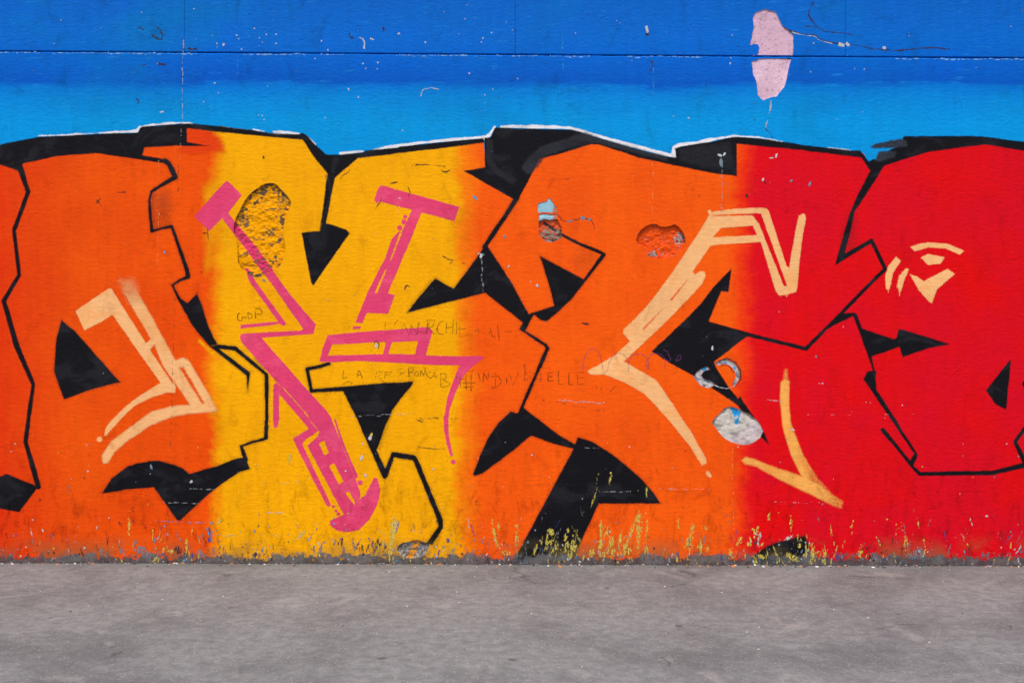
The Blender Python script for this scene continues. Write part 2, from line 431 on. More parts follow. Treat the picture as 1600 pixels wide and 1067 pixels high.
def ribbons(name, paths, mats, parent, layer, opac=.8, soft=.55, label=None, kind=None):
    """thin drawn lines joined into one part: paths = list of (points (x, y[, w]), width, material index)"""
    V, F, SD, MI = [], [], [], []; zl = lift(layer)
    for pts, wd, mi in paths:
        zl += .000001
        pts = [(p[0], p[1], (p[2] if len(p) > 2 else wd)) for p in pts]
        n = len(pts); base = len(V)
        for i, (x, y, ww) in enumerate(pts):
            a = pts[max(i - 1, 0)]; b = pts[min(i + 1, n - 1)]
            tx, ty = b[0] - a[0], b[1] - a[1]; L = math.hypot(tx, ty) or 1
            nx, ny = -ty / L, tx / L; hw = ww / 2 + 1.0
            for k, s in ((-1, 1.0), (0, -ww / 2), (1, 1.0)):
                V.append(W(x + nx * hw * k, y + ny * hw * k, zl)); SD.append(s)
        for i in range(n - 1):
            q = base + i * 3
            F += [(q, q + 3, q + 4, q + 1), (q + 1, q + 4, q + 5, q + 2)]; MI += [mi, mi]
    me = bpy.data.meshes.new(name); me.from_pydata(V, [], F)
    attr(me, 'sd', SD); attr(me, 'soft', [soft] * len(V)); attr(me, 'opac', [opac] * len(V))
    o = link(name, me, mats, parent, kind=kind, label=label)
    me.polygons.foreach_set('material_index', MI)
    return o

# ------------------------------------------------------------------ the ground
def ground():
    rs = [0.30, .05, 0, -.05, -.12, -.25, -.5, -1, -1.7, -2.6, -4, -7, -14, -40]
    cs = [-40, -14, -7, -4, -2.5, -1.5, -.5, .5, 1.5, 2.5, 4, 7, 14, 40]
    V = [(x, y, -.0031 * x + (.004 if y > -.02 else 0)) for y in rs for x in cs]
    n = len(cs); F = [(i * n + j, (i + 1) * n + j, (i + 1) * n + j + 1, i * n + j + 1) for i in range(len(rs) - 1) for j in range(n - 1)]
    me = bpy.data.meshes.new('pavement'); me.from_pydata(V, [], F)
    m, N = new_mat('worn_asphalt_pavement')
    pos = N.n('NewGeometry').outputs['Position']
    a = N.noise(pos, 2.2, 5, .62); b = N.noise(pos, 26, 5, .65); c = N.noise(pos, 190, 3, .6)
    d = N.noise(N.scale(pos, (1, 2.5, 1)), 9, 5, .7, .8)
    col = N.mix(N.ss(b, .3, .7), lin(110, 112, 112), lin(132, 133, 133))
    col = N.mix(N.math('MULTIPLY', N.ss(a, .42, .66), .75), col, lin(96, 96, 97))
    col = N.mix(N.math('MULTIPLY', N.ss(d, .60, .74), .55), col, lin(92, 84, 84))
    vo = N.n('TexVoronoi'); N.put(vo.inputs['Vector'], pos); vo.inputs['Scale'].default_value = 120
    vcol = N.n('SeparateColor'); N.l.new(vo.outputs['Color'], vcol.inputs[0])
    ag = N.math('MULTIPLY', N.ss(vo.outputs['Distance'], .25, .5, 1, 0), .34)
    col = N.mix(N.math('MULTIPLY', ag, N.ss(vcol.outputs[0], .55, .95)), col, lin(186, 178, 176))
    col = N.mix(N.math('MULTIPLY', ag, N.ss(vcol.outputs[1], .7, .95)), col, lin(80, 74, 76))
    vg = N.n('TexVoronoi'); N.put(vg.inputs['Vector'], pos); vg.inputs['Scale'].default_value = 5.5; vg.inputs['Randomness'].default_value = 1.0
    vgc = N.n('SeparateColor'); N.l.new(vg.outputs['Color'], vgc.inputs[0])
    gum = N.math('MULTIPLY', N.ss(N.math('ADD', vg.outputs['Distance'], N.math('MULTIPLY', b, .08)), .10, .13, 1, 0), N.math('GREATER_THAN', vgc.outputs[0], .72))
    col = N.mix(N.math('MULTIPLY', gum, .6), col, lin(66, 64, 64))
    pal = N.noise(pos, 4.5, 5, .7, .5)
    col = N.mix(N.ss(pal, .55, .72, 0, .5), col, lin(158, 156, 152))
    sp = N.n('SeparateXYZ'); N.l.new(pos, sp.inputs[0])
    dirt = N.math('MULTIPLY', N.ss(sp.outputs[1], -.10, -.005), N.ss(b, .35, .65, .25, .85))
    col = N.mix(N.math('MULTIPLY', dirt, .55), col, lin(82, 76, 72))
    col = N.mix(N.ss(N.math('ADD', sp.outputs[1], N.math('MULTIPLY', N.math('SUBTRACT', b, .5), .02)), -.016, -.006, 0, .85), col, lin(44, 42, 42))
    vk = N.n('TexVoronoi', feature='DISTANCE_TO_EDGE'); wv = N.n('VectorMath', operation='ADD'); N.put(wv.inputs[0], pos)
    nz = N.n('TexNoise'); N.put(nz.inputs['Vector'], pos); nz.inputs['Scale'].default_value = 5; nz.inputs['Detail'].default_value = 6
    N.put(wv.inputs[1], N.scale(nz.outputs[1], (.35, .35, 0))); N.put(vk.inputs['Vector'], wv.outputs[0]); vk.inputs['Scale'].default_value = .9
    crk = N.math('MULTIPLY', N.ss(vk.outputs['Distance'], .0, .006, 1, 0), N.ss(a, .56, .62))
    col = N.mix(N.math('MULTIPLY', crk, .5), col, lin(60, 56, 56))
    hgt = N.math('ADD', N.math('MULTIPLY', c, .0022), N.math('MULTIPLY', b, .004))
    hgt = N.math('SUBTRACT', hgt, N.math('MULTIPLY', crk, .003))
    bp = N.n('Bump'); bp.inputs['Distance'].default_value = 1; bp.inputs['Strength'].default_value = .7; N.put(bp.inputs['Height'], hgt)
    finish(N, col, None, .88, bp.outputs[0], wear=False, spec=.06)
    return link('pavement', me, m, None, 'structure')
ground()

# ------------------------------------------------------------------ the wall: lower panel, upper blocks, joints
wall = bpy.data.objects.new('painted_wall', None); col_main.objects.link(wall)
wall['label'] = 'long rendered street wall covered with giant blue, yellow, orange and red graffiti letters'; wall['category'] = 'wall'; wall['kind'] = 'thing'
XL, XR, TOP = -700.0, 2300.0, -420.0
jt = lambda x: 81.3 + .00669 * (x - 150)      # the level joint, not quite level

def panel(name, xs, ylo, yhi, ys01, label, top_edge, bottom_edge, side_l, side_r):
    """front face with the holes in it, chamfered edges that turn back into the wall"""
    ch = 1.4
    cols = np.concatenate([[xs[0]], [xs[0]], xs, [xs[-1]], [xs[-1]]])
    cin = np.concatenate([[0, 0], np.full(len(xs), 0), [0, 0]]).astype(float)
    cols = cols.copy(); cols[2] += .4 if side_l else 0; cols[-3] -= .4 if side_r else 0
    n = len(ys01)
    rows = []
    lo, hi = ylo(cols), yhi(cols)
    rough = (value_noise(cols, cols * 0, 11, 5) - .5) * 1.6
    lo_c = lo + (rough if top_edge else 0)
    Y = [lo_c, lo_c] + [lo_c + ch * 1.3 + (hi - lo_c - ch * 2.3) * t for t in ys01] + [hi, hi]
    Y = np.array(Y); X = np.tile(cols, (len(Y), 1))
    D = np.zeros(X.shape)
    D[1, :] = np.minimum(D[1, :], -.0045); D[-2, :] = np.minimum(D[-2, :], -.003)
    D[:, 1] = np.minimum(D[:, 1], -.001); D[:, -2] = np.minimum(D[:, -2], -.001)
    D[0, :] = -.2; D[-1, :] = -.2; D[:, 0] = -.2; D[:, -1] = -.2
    S = -np.minimum(hole_sd(X, Y), 40.0)
    S[:2] = -40; S[-2:] = -40; S[:, :2] = -40; S[:, -2:] = -40
    inner = np.minimum(np.minimum(S[:-1, :-1], S[1:, :-1]), np.minimum(S[:-1, 1:], S[1:, 1:]))
    me, used = grid_mesh(name, X, Y, D, inner < 4)
    attr(me, 'sd', S.ravel()[used])
    o = link(name, me, M['blue'], wall, label=label)
    slots(me, X, Y, S, inner < 4, 1, 1)
    return o

xs_all = lines(XL, XR, 2.0, 12.0, 0)
ylow = lines(95, 905, 2.0, 12.0, 1)
panel('lower_panel', xs_all, lambda x: jt(x) + .5, lambda x: 0 * x + 905, (ylow - 95) / (905 - 95), None, True, False, False, False)
yup = lines(TOP, 80, 2.0, 16.0, 1)
VJ = [XL, -230, 288, 805, 1321, 1838, XR]
for a, b in zip(VJ[:-1], VJ[1:]):
    xs = xs_all[(xs_all > a + 3) & (xs_all < b - 3)]
    xs = np.concatenate([[a + .18], xs, [b - .18]])
    panel('upper_block', xs, lambda x: 0 * x + TOP, lambda x: jt(x) - .5, (yup - TOP) / (80 - TOP), None, False, True, True, True)
# mortar at the back of the joints, coping on top (above the frame)
def box(name, x0, x1, y0, y1, d0, d1, mat, parent, label=None):
    V = [W(x, y, d) for d in (d0, d1) for y in (y0, y1) for x in (x0, x1)]
    F = [(0, 1, 3, 2), (4, 6, 7, 5), (0, 4, 5, 1), (2, 3, 7, 6), (0, 2, 6, 4), (1, 5, 7, 3)]
    me = bpy.data.meshes.new(name); me.from_pydata(V, [], F)
    return link(name, me, mat, parent, label=label)
m, N = new_mat('joint_mortar'); finish(N, lin(40, 60, 96), None, .9, None, wear=False); M['mortar'] = m
m, N = new_mat('painted_joint_mortar'); finish(N, lin(8, 70, 150), None, .9, None, wear=False); M['painted_mortar'] = m
box('joint_mortar', XL, XR, 70, 100, -.19, -.011, M['mortar'], wall)
for a in VJ[1:-1]: box('joint_mortar', a - 6, a + 6, TOP + 2, 69, -.19, -.0018, M['painted_mortar'], wall)
box('coping', XL, XR, TOP - 28, TOP - .2, -.26, .04, M['concrete'], wall)

# ------------------------------------------------------------------ recesses: what shows where plaster or paint has gone
def rgbmix(a, b, t): return a + (b - a) * t[..., None]
def C3(r, g, b): return np.array(lin(r, g, b)[:3])
def bed(name, key, depth, rough, colour, label, step=1.0, rim=4.0, seed=1, nscale=6.0):
    h = np.asarray(HOLES[key]); x0, y0 = h.min(0) - 6; x1, y1 = h.max(0) + 6
    X, Y = np.meshgrid(np.arange(x0, x1, step), np.arange(y0, y1, step))
    S = sd_poly(X, Y, h)
    wob = (value_noise(X, Y, 7, seed + 3) - .5) * 3
    t = np.clip((-(S + wob) + 1.5) / rim, 0, 1); t = t * t * (3 - 2 * t)
    nf = value_noise(X * .8, Y * 1.15, nscale, seed, 4); nb = value_noise(X, Y, nscale * 5, seed + 9, 3)
    D = -t * (depth * (.55 + .9 * nb) + rough * (nf - .5) * 2) - .0003
    D = np.where(S > 2.6, -.0003, D)
    D = np.minimum(D, -.0003)
    mn = np.minimum(np.minimum(S[:-1, :-1], S[1:, :-1]), np.minimum(S[:-1, 1:], S[1:, 1:]))
    kp = mn < 4
    if key == 'pink_top': kp &= Y[1:, 1:] < jt(X[1:, 1:]) - 1.2
    if key == 'pink_low': kp &= Y[:-1, 1:] > jt(X[:-1, 1:]) + 3.2
    me, used = grid_mesh(name, X, Y, D, kp, True)
    c = np.clip(colour(X, Y, S, nf, nb), 0, 1)
    c = np.concatenate([c, np.ones(c.shape[:2] + (1,))], -1).reshape(-1, 4)[used]
    ca = me.color_attributes.new('surface', 'FLOAT_COLOR', 'POINT'); ca.data.foreach_set('color', c.astype(np.float32).ravel())
    return link(name, me, M['bed'], wall, label=label)

st = lambda v_, a, b: (lambda t: t * t * (3 - 2 * t))(np.clip((v_ - a) / (b - a), 0, 1))
PK_STEM = [(347,341),(355,333),(400,386),(453,460),(432.6,460),(390,399)]
PK_STRIP = [(382,419),(387,419),(399.6,440),(390,440)]
def col_big(X, Y, S, nf, nb):
    fl = value_noise(X * .62, Y * 1.15, 2.3, 41, 3); bl = value_noise(X * .7, Y * 1.2, 14, 45, 3)
    pk = np.minimum(sd_poly(X, Y, PK_STEM), sd_poly(X, Y, PK_STRIP))
    paint = rgbmix(np.broadcast_to(C3(246, 164, 6), X.shape + (3,)), C3(222, 62, 108), st(-pk, -1, 1))
    bare = rgbmix(np.broadcast_to(C3(70, 64, 62), X.shape + (3,)), C3(128, 100, 66), st(fl, .4, .7))
    zone = -.035 + .17 * st(-Y, -340, -292) + .13 * st(X, 425, 450) * st(-Y, -400, -330) + .22 * st(bl, .54, .66) + .10 * st(Y, 415, 430)
    t = st(nf * .3 + fl * .7, .66 - zone, .71 - zone)
    return rgbmix(paint, np.zeros(3), t) + bare * t[..., None]
bed('plaster_chip', 'big', .012, .0034, col_big, 'large rough hollow in the plaster, painted over in yellow and pink', .7, 1.5, 3, 4.2)
def col_small(X, Y, S, nf, nb):
    fl = value_noise(X, Y, 3.0, 43, 3)
    ln = sd_line(X, Y, [(851,349,5), (879,367,5)])
    paint = rgbmix(np.broadcast_to(C3(226, 92, 52), X.shape + (3,)), C3(46, 42, 44), st(-ln, -1.5, 1.5))
    bare = rgbmix(np.broadcast_to(C3(92, 80, 72), X.shape + (3,)), C3(150, 136, 122), st(fl, .4, .65))
    zone = .28 * st(Y, 350, 366) - .06
    t = st(nf * .4 + fl * .6, .60 - zone, .70 - zone)
    return rgbmix(paint, np.zeros(3), t) + bare * t[..., None]
bed('plaster_chip', 'small', .010, .004, col_small, 'deep small hollow in the plaster showing brown grit', .7, 2.2, 5, 4)
def col_flake(X, Y, S, nf, nb):
    c = rgbmix(np.broadcast_to(C3(150, 196, 214), X.shape + (3,)), C3(104, 140, 152), st(nf, .5, .75))
    k = st(X, 862, 866) * st(Y, 320, 326)
    return rgbmix(c, C3(190, 120, 96), k)
bed('peeled_patch', 'flake', .0022, .0008, col_flake, 'pale blue older paint bared by a flake', .8, 2.5, 6, 9)
def col_round(X, Y, S, nf, nb):
    fl = value_noise(X, Y, 3.0, 47, 3)
    bare = rgbmix(np.broadcast_to(C3(96, 76, 74), X.shape + (3,)), C3(176, 150, 148), st(fl, .4, .65))
    g = np.exp(-((X - 1064) / 9) ** 2 - ((Y - 371) / 12) ** 2) * .34 + np.exp(-((X - 1022) / 16) ** 2 - ((Y - 398) / 5) ** 2) * .34
    t = st(nf * .45 + fl * .55, .66 - g, .74 - g)
    return rgbmix(np.broadcast_to(C3(240, 84, 24), X.shape + (3,)), np.zeros(3), t) + bare * t[..., None]
bed('plaster_chip', 'round', .012, .0036, col_round, 'round rough hollow in the plaster painted over in orange', .7, 1.5, 8, 3.6)
def col_grey(X, Y, S, nf, nb):
    fl = value_noise(X, Y, 4.0, 51, 3)
    c = rgbmix(np.broadcast_to(C3(206, 200, 190), X.shape + (3,)), C3(158, 152, 146), st(nf, .50, .68))
    k = np.exp(-((X - 1180) / 14) ** 2 - ((Y - 674) / 14) ** 2) + np.exp(-((X - 1152) / 16) ** 2 - ((Y - 690) / 9) ** 2)
    c = rgbmix(c, C3(212, 188, 198), np.clip(k, 0, 1) * .7)
    b = sd_poly(X, Y, [(1140,634),(1158,640),(1157,648),(1153,664),(1149,662),(1147,650)]) + (fl - .5) * 6
    return rgbmix(c, C3(40, 150, 214), st(-b, -1, 1) * st(fl, .2, .42))
bed('peeled_patch', 'grey', .005, .0032, col_grey, 'bare grey plaster patch with a splash of old blue', .7, 1.8, 9, 10)
def col_foot(X, Y, S, nf, nb):
    fl = value_noise(X, Y, 3.0, 53, 3)
    c = rgbmix(np.broadcast_to(C3(112, 104, 98), X.shape + (3,)), C3(164, 156, 148), st(fl, .4, .65))
    ln = sd_line(X, Y, [(652,842,9), (648,856,8), (640,870,7)])
    return rgbmix(c, C3(226, 148, 36), st(-ln, -3, 1) * st(fl, .35, .5))
bed('plaster_chip', 'foot', .009, .0045, col_foot, 'grey hollow broken out of the foot of the wall', .8, 4, 12, 8)
def col_pink(X, Y, S, nf, nb):
    c = rgbmix(np.broadcast_to(C3(232, 198, 216), X.shape + (3,)), C3(216, 178, 198), st(nb, .4, .65))
    a = value_noise(X * .9 + Y * .5, (Y - X * .8) * .4, 3, 61, 3)
    c = rgbmix(c, C3(158, 128, 142), st(a, .66, .76) * .6)
    d = value_noise(X * .25 - Y * .1, Y + X * .35, 4, 67, 3)
    return rgbmix(c, C3(160, 130, 142), st(d, .70, .76) * .5)
bed('peeled_patch', 'pink_top', .0026, .0006, col_pink, 'pale pink undercoat bared above the joint', .9, 2.2, 14, 12)
bed('peeled_patch', 'pink_low', .0026, .0006, col_pink, 'pale pink undercoat bared below the joint', .9, 2.2, 15, 12)
def col_curl(X, Y, S, nf, nb):
    fl = value_noise(X, Y, 7.0, 71, 2)
    c = rgbmix(np.broadcast_to(C3(196, 192, 192), X.shape + (3,)), C3(120, 116, 116), st(nf, .5, .7))
    return rgbmix(c, C3(70, 150, 200), st(fl, .64, .72))
bed('peeled_patch', 'curl', .003, .001, col_curl, 'curled edge of flaking paint in a half ring', .7, 1.6, 16, 5)
bed('peeled_patch', 'curl2', .003, .001, col_curl, 'torn pale flake edge on the black paint', .7, 1.6, 17, 5)

# ------------------------------------------------------------------ letter fills
B12 = [(222,238),(262,254),(275,277),(236,300),(235,360),(268,354),(294,433),(269,447),(300,500),(335,543),(368,545),(417,586),(416,685),(377,697),(388,730),(330,770),(280,812),(300,905)]
B23 = [(806,309),(757,386),(826,498),(816,513),(856,543),(815,642),(830,660),(898,696),(850,790),(810,905)]
B34 = [(1260,546),(1165,523),(1110,560),(1165,635),(1200,692),(1235,905)]
B45 = [(1260,546),(1300,508),(1335,491),(1340,500),(1366,580),(1355,590),(1400,660),(1425,722),(1437,740),(1560,738)]
FILLS = []
def fill(pts, label):
    FILLS.append(1)
    a = np.asarray(pts); x0, y0 = a.min(0) - 8; x1, y1 = a.max(0) + 8
    xs = lines(x0, x1, 2.0, 5.0, 0); ys = lines(y0, y1, 2.0, 5.0, 1)
    return sheet('painted_letter', [('p', pts)], M['fill'], wall, 1, soft=.7, grow=3.2, xs=xs, ys=ys, label=label)
L1 = fill([(34,252),(90,238),(150,232)] + B12 + [(60,905),(40,700),(20,480)], 'burnt orange letter at the left with peach strokes')
L0 = fill([(-690,240),(-300,215),(-40,226),(28,246),(34,252),(20,480),(40,700),(60,905),(-690,905)], 'red orange letter running off the left side')
L2 = fill([(222,238),(230,226),(290,226),(290,198),(356,202),(434,213),(472,213),(508,268),(516,275),(556,244),(676,228),(752,220),(757,260),(726,267)] + B23 + B12[::-1], 'big yellow letter K with pink hammer and sickle strokes')
L3 = fill([(806,309),(840,246),(924,222),(1056,256),(1150,272),(1150,220),(1346,241),(1359,264),(1330,330),(1305,412),(1363,377),(1382,421)] + B34 + B23[::-1], 'angular orange letter turning red with peach lightning stroke')
L4 = fill(B34[::-1] + B45[1:] + [(1600,760),(1640,905)], 'red letter at the lower right with an amber tick')
L5 = fill([(1359,264),(1380,255),(1450,234),(1540,222),(1640,232),(1760,222),(2000,226),(2290,220),(2290,905),(1640,905),(1600,760)] + B45[::-1] + [(1382,421),(1363,377),(1305,412),(1330,330)], 'red letter running off the right side')

# ------------------------------------------------------------------ white rim line above the letters
def l(*p): return ('l', list(p))
def p_(*p): return ('p', list(p))
whites = [
 ([l((60,213,2),(110,211,3),(150,208.5,2),(190,206.5,3),(213,205,5),(219,199,4)), l((222,198,2),(240,195.5,4),(262,193.5,4),(285,192,2)), l((288,193,3),(300,193.5,2))], L1),
 ([l((396,203,2),(413,205.5,3)), l((428,206.5,3),(450,207.5,4),(467,209.5,4)), l((478,212,2),(492,226,3)), l((532,240.5,5),(567,237,5)), l((580,236,3),(600,232,6),(620,229,6),(655,224,4),(690,220,5),(733,216.5,5),(757,214.5,5),(760,217,8),(767,208,5),(773,199,4))], L2),
 ([l((784,199,5),(800,198,5),(870,199,5),(890,200,4),(905,204,5),(934,213,5),(985,227,6),(1030,239,5),(1050,244,5)), l((1053,243,8),(1054,231,7),(1064,226.5,7),(1090,223.5,4),(1106,220,7),(1120,217,4),(1150,212.5,3)), l((1145,213,4),(1185,215,3),(1222,222,2.5)), l((1290,231,2),(1329,235,2))], L3),
]
for parts, L in whites: sheet('white_rim_line', parts, M['white'], L, 2, soft=.8, step=1.2)

# ------------------------------------------------------------------ black outlines and shadows
def black(parts, L, soft=1.3, cut=(), step=1.6, mat='black', layer=3, opac=1.0, name='black_outline', label=None, grad=None, halo=False):
    if halo: sheet('overspray', parts, M[mat], L, 2.5, soft=4.5, grow=.5, step=2.5, opac=.42)
    return sheet(name, parts, M[mat], L, layer, soft=soft, cut=cut, step=step, opac=opac, label=label, grad=grad)

# left letter
black([p_((-60,240),(20,222),(60,214),(110,212),(150,209.5),(216,208),(219,200),(224,198),(280,194),(300.6,193.7),(356,199),(395.5,204),(434.6,210),(467.6,210),(472,208),(480,212),(490.6,224.6),(509,241.5),(532,242),(567,238),(573,235),(620.6,231),(627,229),(699,221.5),(732,218.4),(754.6,216.4),(757.7,222.5),(750.5,224),(676,233.5),(558.7,247.5),(522.6,279),(512.3,272),(488.6,243),(473,218.5),(428.5,215),(335.6,206),(292,200.5),(292,222.5),(332.5,229),(274,228),(226,231),(222,243),(262,250),(261,256),(222,250),(150,239.5),(90,244),(36,256),(30,268),(14,262))], L1, label='black top edge along the left letters')
black([l((258,252,9),(264,256,8),(274,277,8)), l((274,277,7.5),(250,291,5.5),(237,299.5,4.5),(233.5,313,4),(235,340,5),(237.7,361,6)), l((237.5,361.5,5),(252,357,4.5),(268,354,5.5)), l((268.6,354,5),(292,421.5,6.5),(294,432,7.5)), l((294,433,5.5),(280,438.5,4),(269,446,4)),
       p_((267,445),(272,446),(282,466),(292,474),(300,467),(308,458.6),(315,475),(325,508),(334,528),(341,538),(327,541),(298.5,506),(274,460.6)),
       p_((327,541),(341,538),(368.6,541),(420,584.4),(419.5,652),(419,686.6),(412,685),(414,652),(413,586),(366.6,547.7),(343,545.5),(391,582),(387,613),(385,586.5)),
       l((416,685,4.5),(396,690,4),(377,697,4)), l((377,697,4.5),(380,706,7),(384,718,8)),
       p_((378,714.6),(384,714),(391,733),(376.7,736.5),(357,748.7),(325.5,772),(281.6,813),(276.7,812),(240,761),(198.7,764.5),(159,771),(174,747.5),(198.7,729),(215,723.5),(233,720),(247.5,719.7),(272,725.5),(285,731),(296,739.7),(340,727.5),(369,716))], L1, label='black line and bat shaped shadow right of the left letter', halo=True)
black([p_((96,500),(120,520),(150,554.5),(188,597),(150,606),(100,624),(84,580),(88,530))], L1, label='black inner counter of the left letter', halo=True)
black([l((30,258,10),(44,300,7),(22,360,6),(30,430,6),(6,470,7),(26,540,9),(52,600,6),(40,690,7),(60,760,9)), p_((60,760),(30,800),(-20,790),(-70,820),(-40,760),(10,740)), ], L0, label='black line between the two leftmost letters')
# K
black([p_((512,270),(523,278),(509.5,349),(511,349),(541,358.6),(546,364.8),(489.6,446.3),(486.5,443),(471,363.8),(499,361),(503,349.3),(499.5,361))], L2, label='black arrow head hanging in the yellow letter')
black([l((514,568,6),(498,573,6),(480,576.5,6)), l((480,576.5,6),(486.5,611,6)), p_((484,613.5),(485,608),(534,604),(600,598),(646,596),(641,605),(626,623),(614,640),(604,662),(589,703.6),(593,712),(602,731.6),(612,706.5),(616,706),(649,711),(653,717),(692,812),(692.5,824),(676,851),(664,850),(685,822),(683,812),(645.5,719),(616,714.5),(605.5,745),(602,748.5),(598,746),(560,660),(536,611))], L2, label='black wedge and crooked line under the crossbar', halo=True)
black([l((808,309,8),(790,337,7.5),(757,386,7.5)), p_((760,381),(800,443),(826,490.5),(866,478),(856,440),(844,400.5),(912,436),(940,397),(946,400),(914,441),(891,470),(875,485),(854,502),(844.7,500),(834,491.6),(821,516.5),(854,537),(859,544),(818,637),(846,658.6),(873,679),(898.5,694),(903,683),(926.5,690),(965.5,716),(1002,747.5),(1020,768),(1032.5,786.5),(936,786.5),(929,801),(909.5,842.5),(896,876),(802,878),(809.5,862),(858,772),(896,701),(864,693),(830,680.5),(800,705),(755,739),(742,743),(739,741),(750,712),(762.5,684),(779,660),(798,643),(809,645),(852,544),(850,541),(811.7,515),(817,504),(790,483),(757.7,457.5),(707,471),(636,488.5),(658,460),(680,435),(709,451.5))], L2, soft=1.3, label='black shadows dropping between the yellow and orange letters', halo=True)
# orange letter
black([p_((757,216),(767,214),(773,200),(783.5,199.5),(800,201),(893,203),(905.5,206),(934,215),(975.6,227.5),(1017,239),(1043.7,245),(1057,247),(1054,232),(1064,229),(1110,222),(1142,215),(1152.5,214),(1195,217.4),(1222.6,222),(1258.7,227),(1329,235.5),(1344,235.5),(1357.6,252.5),(1364,249),(1375,250),(1388,236),(1407.5,226),(1412,213.5),(1450,213),(1530,213),(1600,222),(1640,220),(1640,234),(1600,236),(1540,226),(1450,237.6),(1382,259),(1365,285.7),(1335,332.4),(1327.8,367.5),(1320,396),(1360.7,373),(1364,373.5),(1387,421),(1347,460),(1319,489),(1335,488.5),(1339.5,491),(1347,513),(1397,530),(1401,528),(1404,514.4),(1411.7,515),(1450,527),(1486,538),(1450,544),(1410.7,558),(1405,542),(1362,557),(1367,578),(1370,581),(1368,589),(1369,608),(1403,660),(1409,672),(1434,708.5),(1433.7,713),(1427,727),(1438,737.5),(1460,736.5),(1550,735),(1600,722),(1606,729),(1552,742),(1460,743),(1435,743),(1424,730),(1375,671),(1380,667),(1422,719),(1428,708.5),(1405,674),(1390,652),(1349,592),(1355,581),(1364,579),(1342.7,518.6),(1333,494),(1305.5,507),(1291.7,515.4),(1262,547),(1258,547.5),(1167,525.5),(1116,565),(1118.5,574),(1141,608),(1153.5,622.7),(1157,619.5),(1161,627),(1171.6,642),(1184,659),(1195,677),(1203,696),(1186,680),(1152.5,633),(1120,611),(1083,586.5),(1048,568),(1018,549),(1037.5,531),(1081,489.5),(1095,474),(1115,448),(1143,419.6),(1138,456),(1127,455),(1107,502),(1169.5,520),(1258,541.5),(1289.6,511),(1340.5,459),(1379.4,419.6),(1361,381),(1333,397),(1304.4,415),(1326.7,335.6),(1339.5,306),(1359.7,267.6),(1346,246.5),(1227,232),(1151,225),(1151.4,275.7),(1110,270),(1062,260.6),(996,246),(938.5,226.7),(924,225.5),(876.6,240),(843.6,248.7),(810.6,311),(802,311),(725,267.5),(757.7,261.5))], L3, label='black top edge and lightning shaped outline of the orange letter')
black([l((872,364,3),(880,368,4.5),(905,381,5),(938,394.5,5.5),(943.5,398,6.5))], L3)
black([p_((1168,880),(1182,864),(1196,854),(1214,847),(1236,841),(1258,836.5),(1262,846),(1267,880))], L4, soft=1.8, label='small black slab at the foot of the red letter', halo=True)
black([l((1604,728,8),(1586,690,6),(1622,640,7),(1600,600,6),(1640,540,8)), p_((1540,610),(1580,560),(1572,640),(1556,632))], L5, label='black crooked line near the right end')
# charcoal repainting inside the blacks
black([l((826,262,20),(850,236,16),(915,214,14),(940,221,8),(1040,248,7))], L3, 2.5, mat='charcoal', layer=4, opac=.75, name='charcoal_roller_patch')
black([p_((1061,232),(1140,222),(1146,264),(1100,262),(1062,252))], L3, 4, mat='charcoal', layer=4, opac=.35, name='charcoal_roller_patch')
black([p_((1358.6,229),(1386,221),(1407,217.5),(1416,222),(1418,229),(1400,231),(1362,231)), p_((1374,238),(1384,236),(1400,237),(1398,246),(1388,248),(1376,252),(1368,252))], L5, 2, mat='charcoal', layer=4, opac=.95, name='charcoal_roller_patch')
black([l((765,222,9),(764,250,9),(775,268,10),(800,282,9))], L3, 3, mat='charcoal', layer=4, opac=.5, name='charcoal_roller_patch')
black([l((511,276,5),(518,300,4),(505,345,4)), l((525,250,9),(520,268,6))], L2, 2, mat='charcoal', layer=4, opac=.35, name='charcoal_roller_patch')
# overspray
def over(parts, L, mat, soft, opac, layer=2): return sheet('overspray', parts, M[mat], L, layer, soft=soft, opac=opac, step=3)
over([p_((240,303),(262,297),(270,320),(266,348),(242,355))], L1, 'black', 14, .33)
over([l((240,303,6),(237,330,8),(241,356,6)), l((241,356,6),(266,350,6))], L1, 'black', 6, .5)
over([p_((915,375),(936,402),(912,428),(892,410))], L3, 'black', 11, .16)
over([l((640,485,6),(668,450,8),(682,436,6))], L2, 'black', 5, .45)
over([l((620,628,4),(606,655,6),(592,700,5))], L2, 'black', 4, .4)
over([l((398,560,3),(413,578,5))], L1, 'black', 4, .5)
over([l((1330,340,14),(1326,372,18),(1330,390,10))], L5, 'black', 9, .28)
over([p_((290,200),(330,204),(346,222),(350,236),(300,240),(280,236),(286,226))], L2, 'redpaint', 7, 1.0)
over([l((312,533,5),(332,552,5))], L1, 'yellowpaint', 2.5, .9)
over([p_((318,290),(340,280),(346,330),(330,400),(322,430),(320,350))], L2, 'yellowpaint', 9, .6)

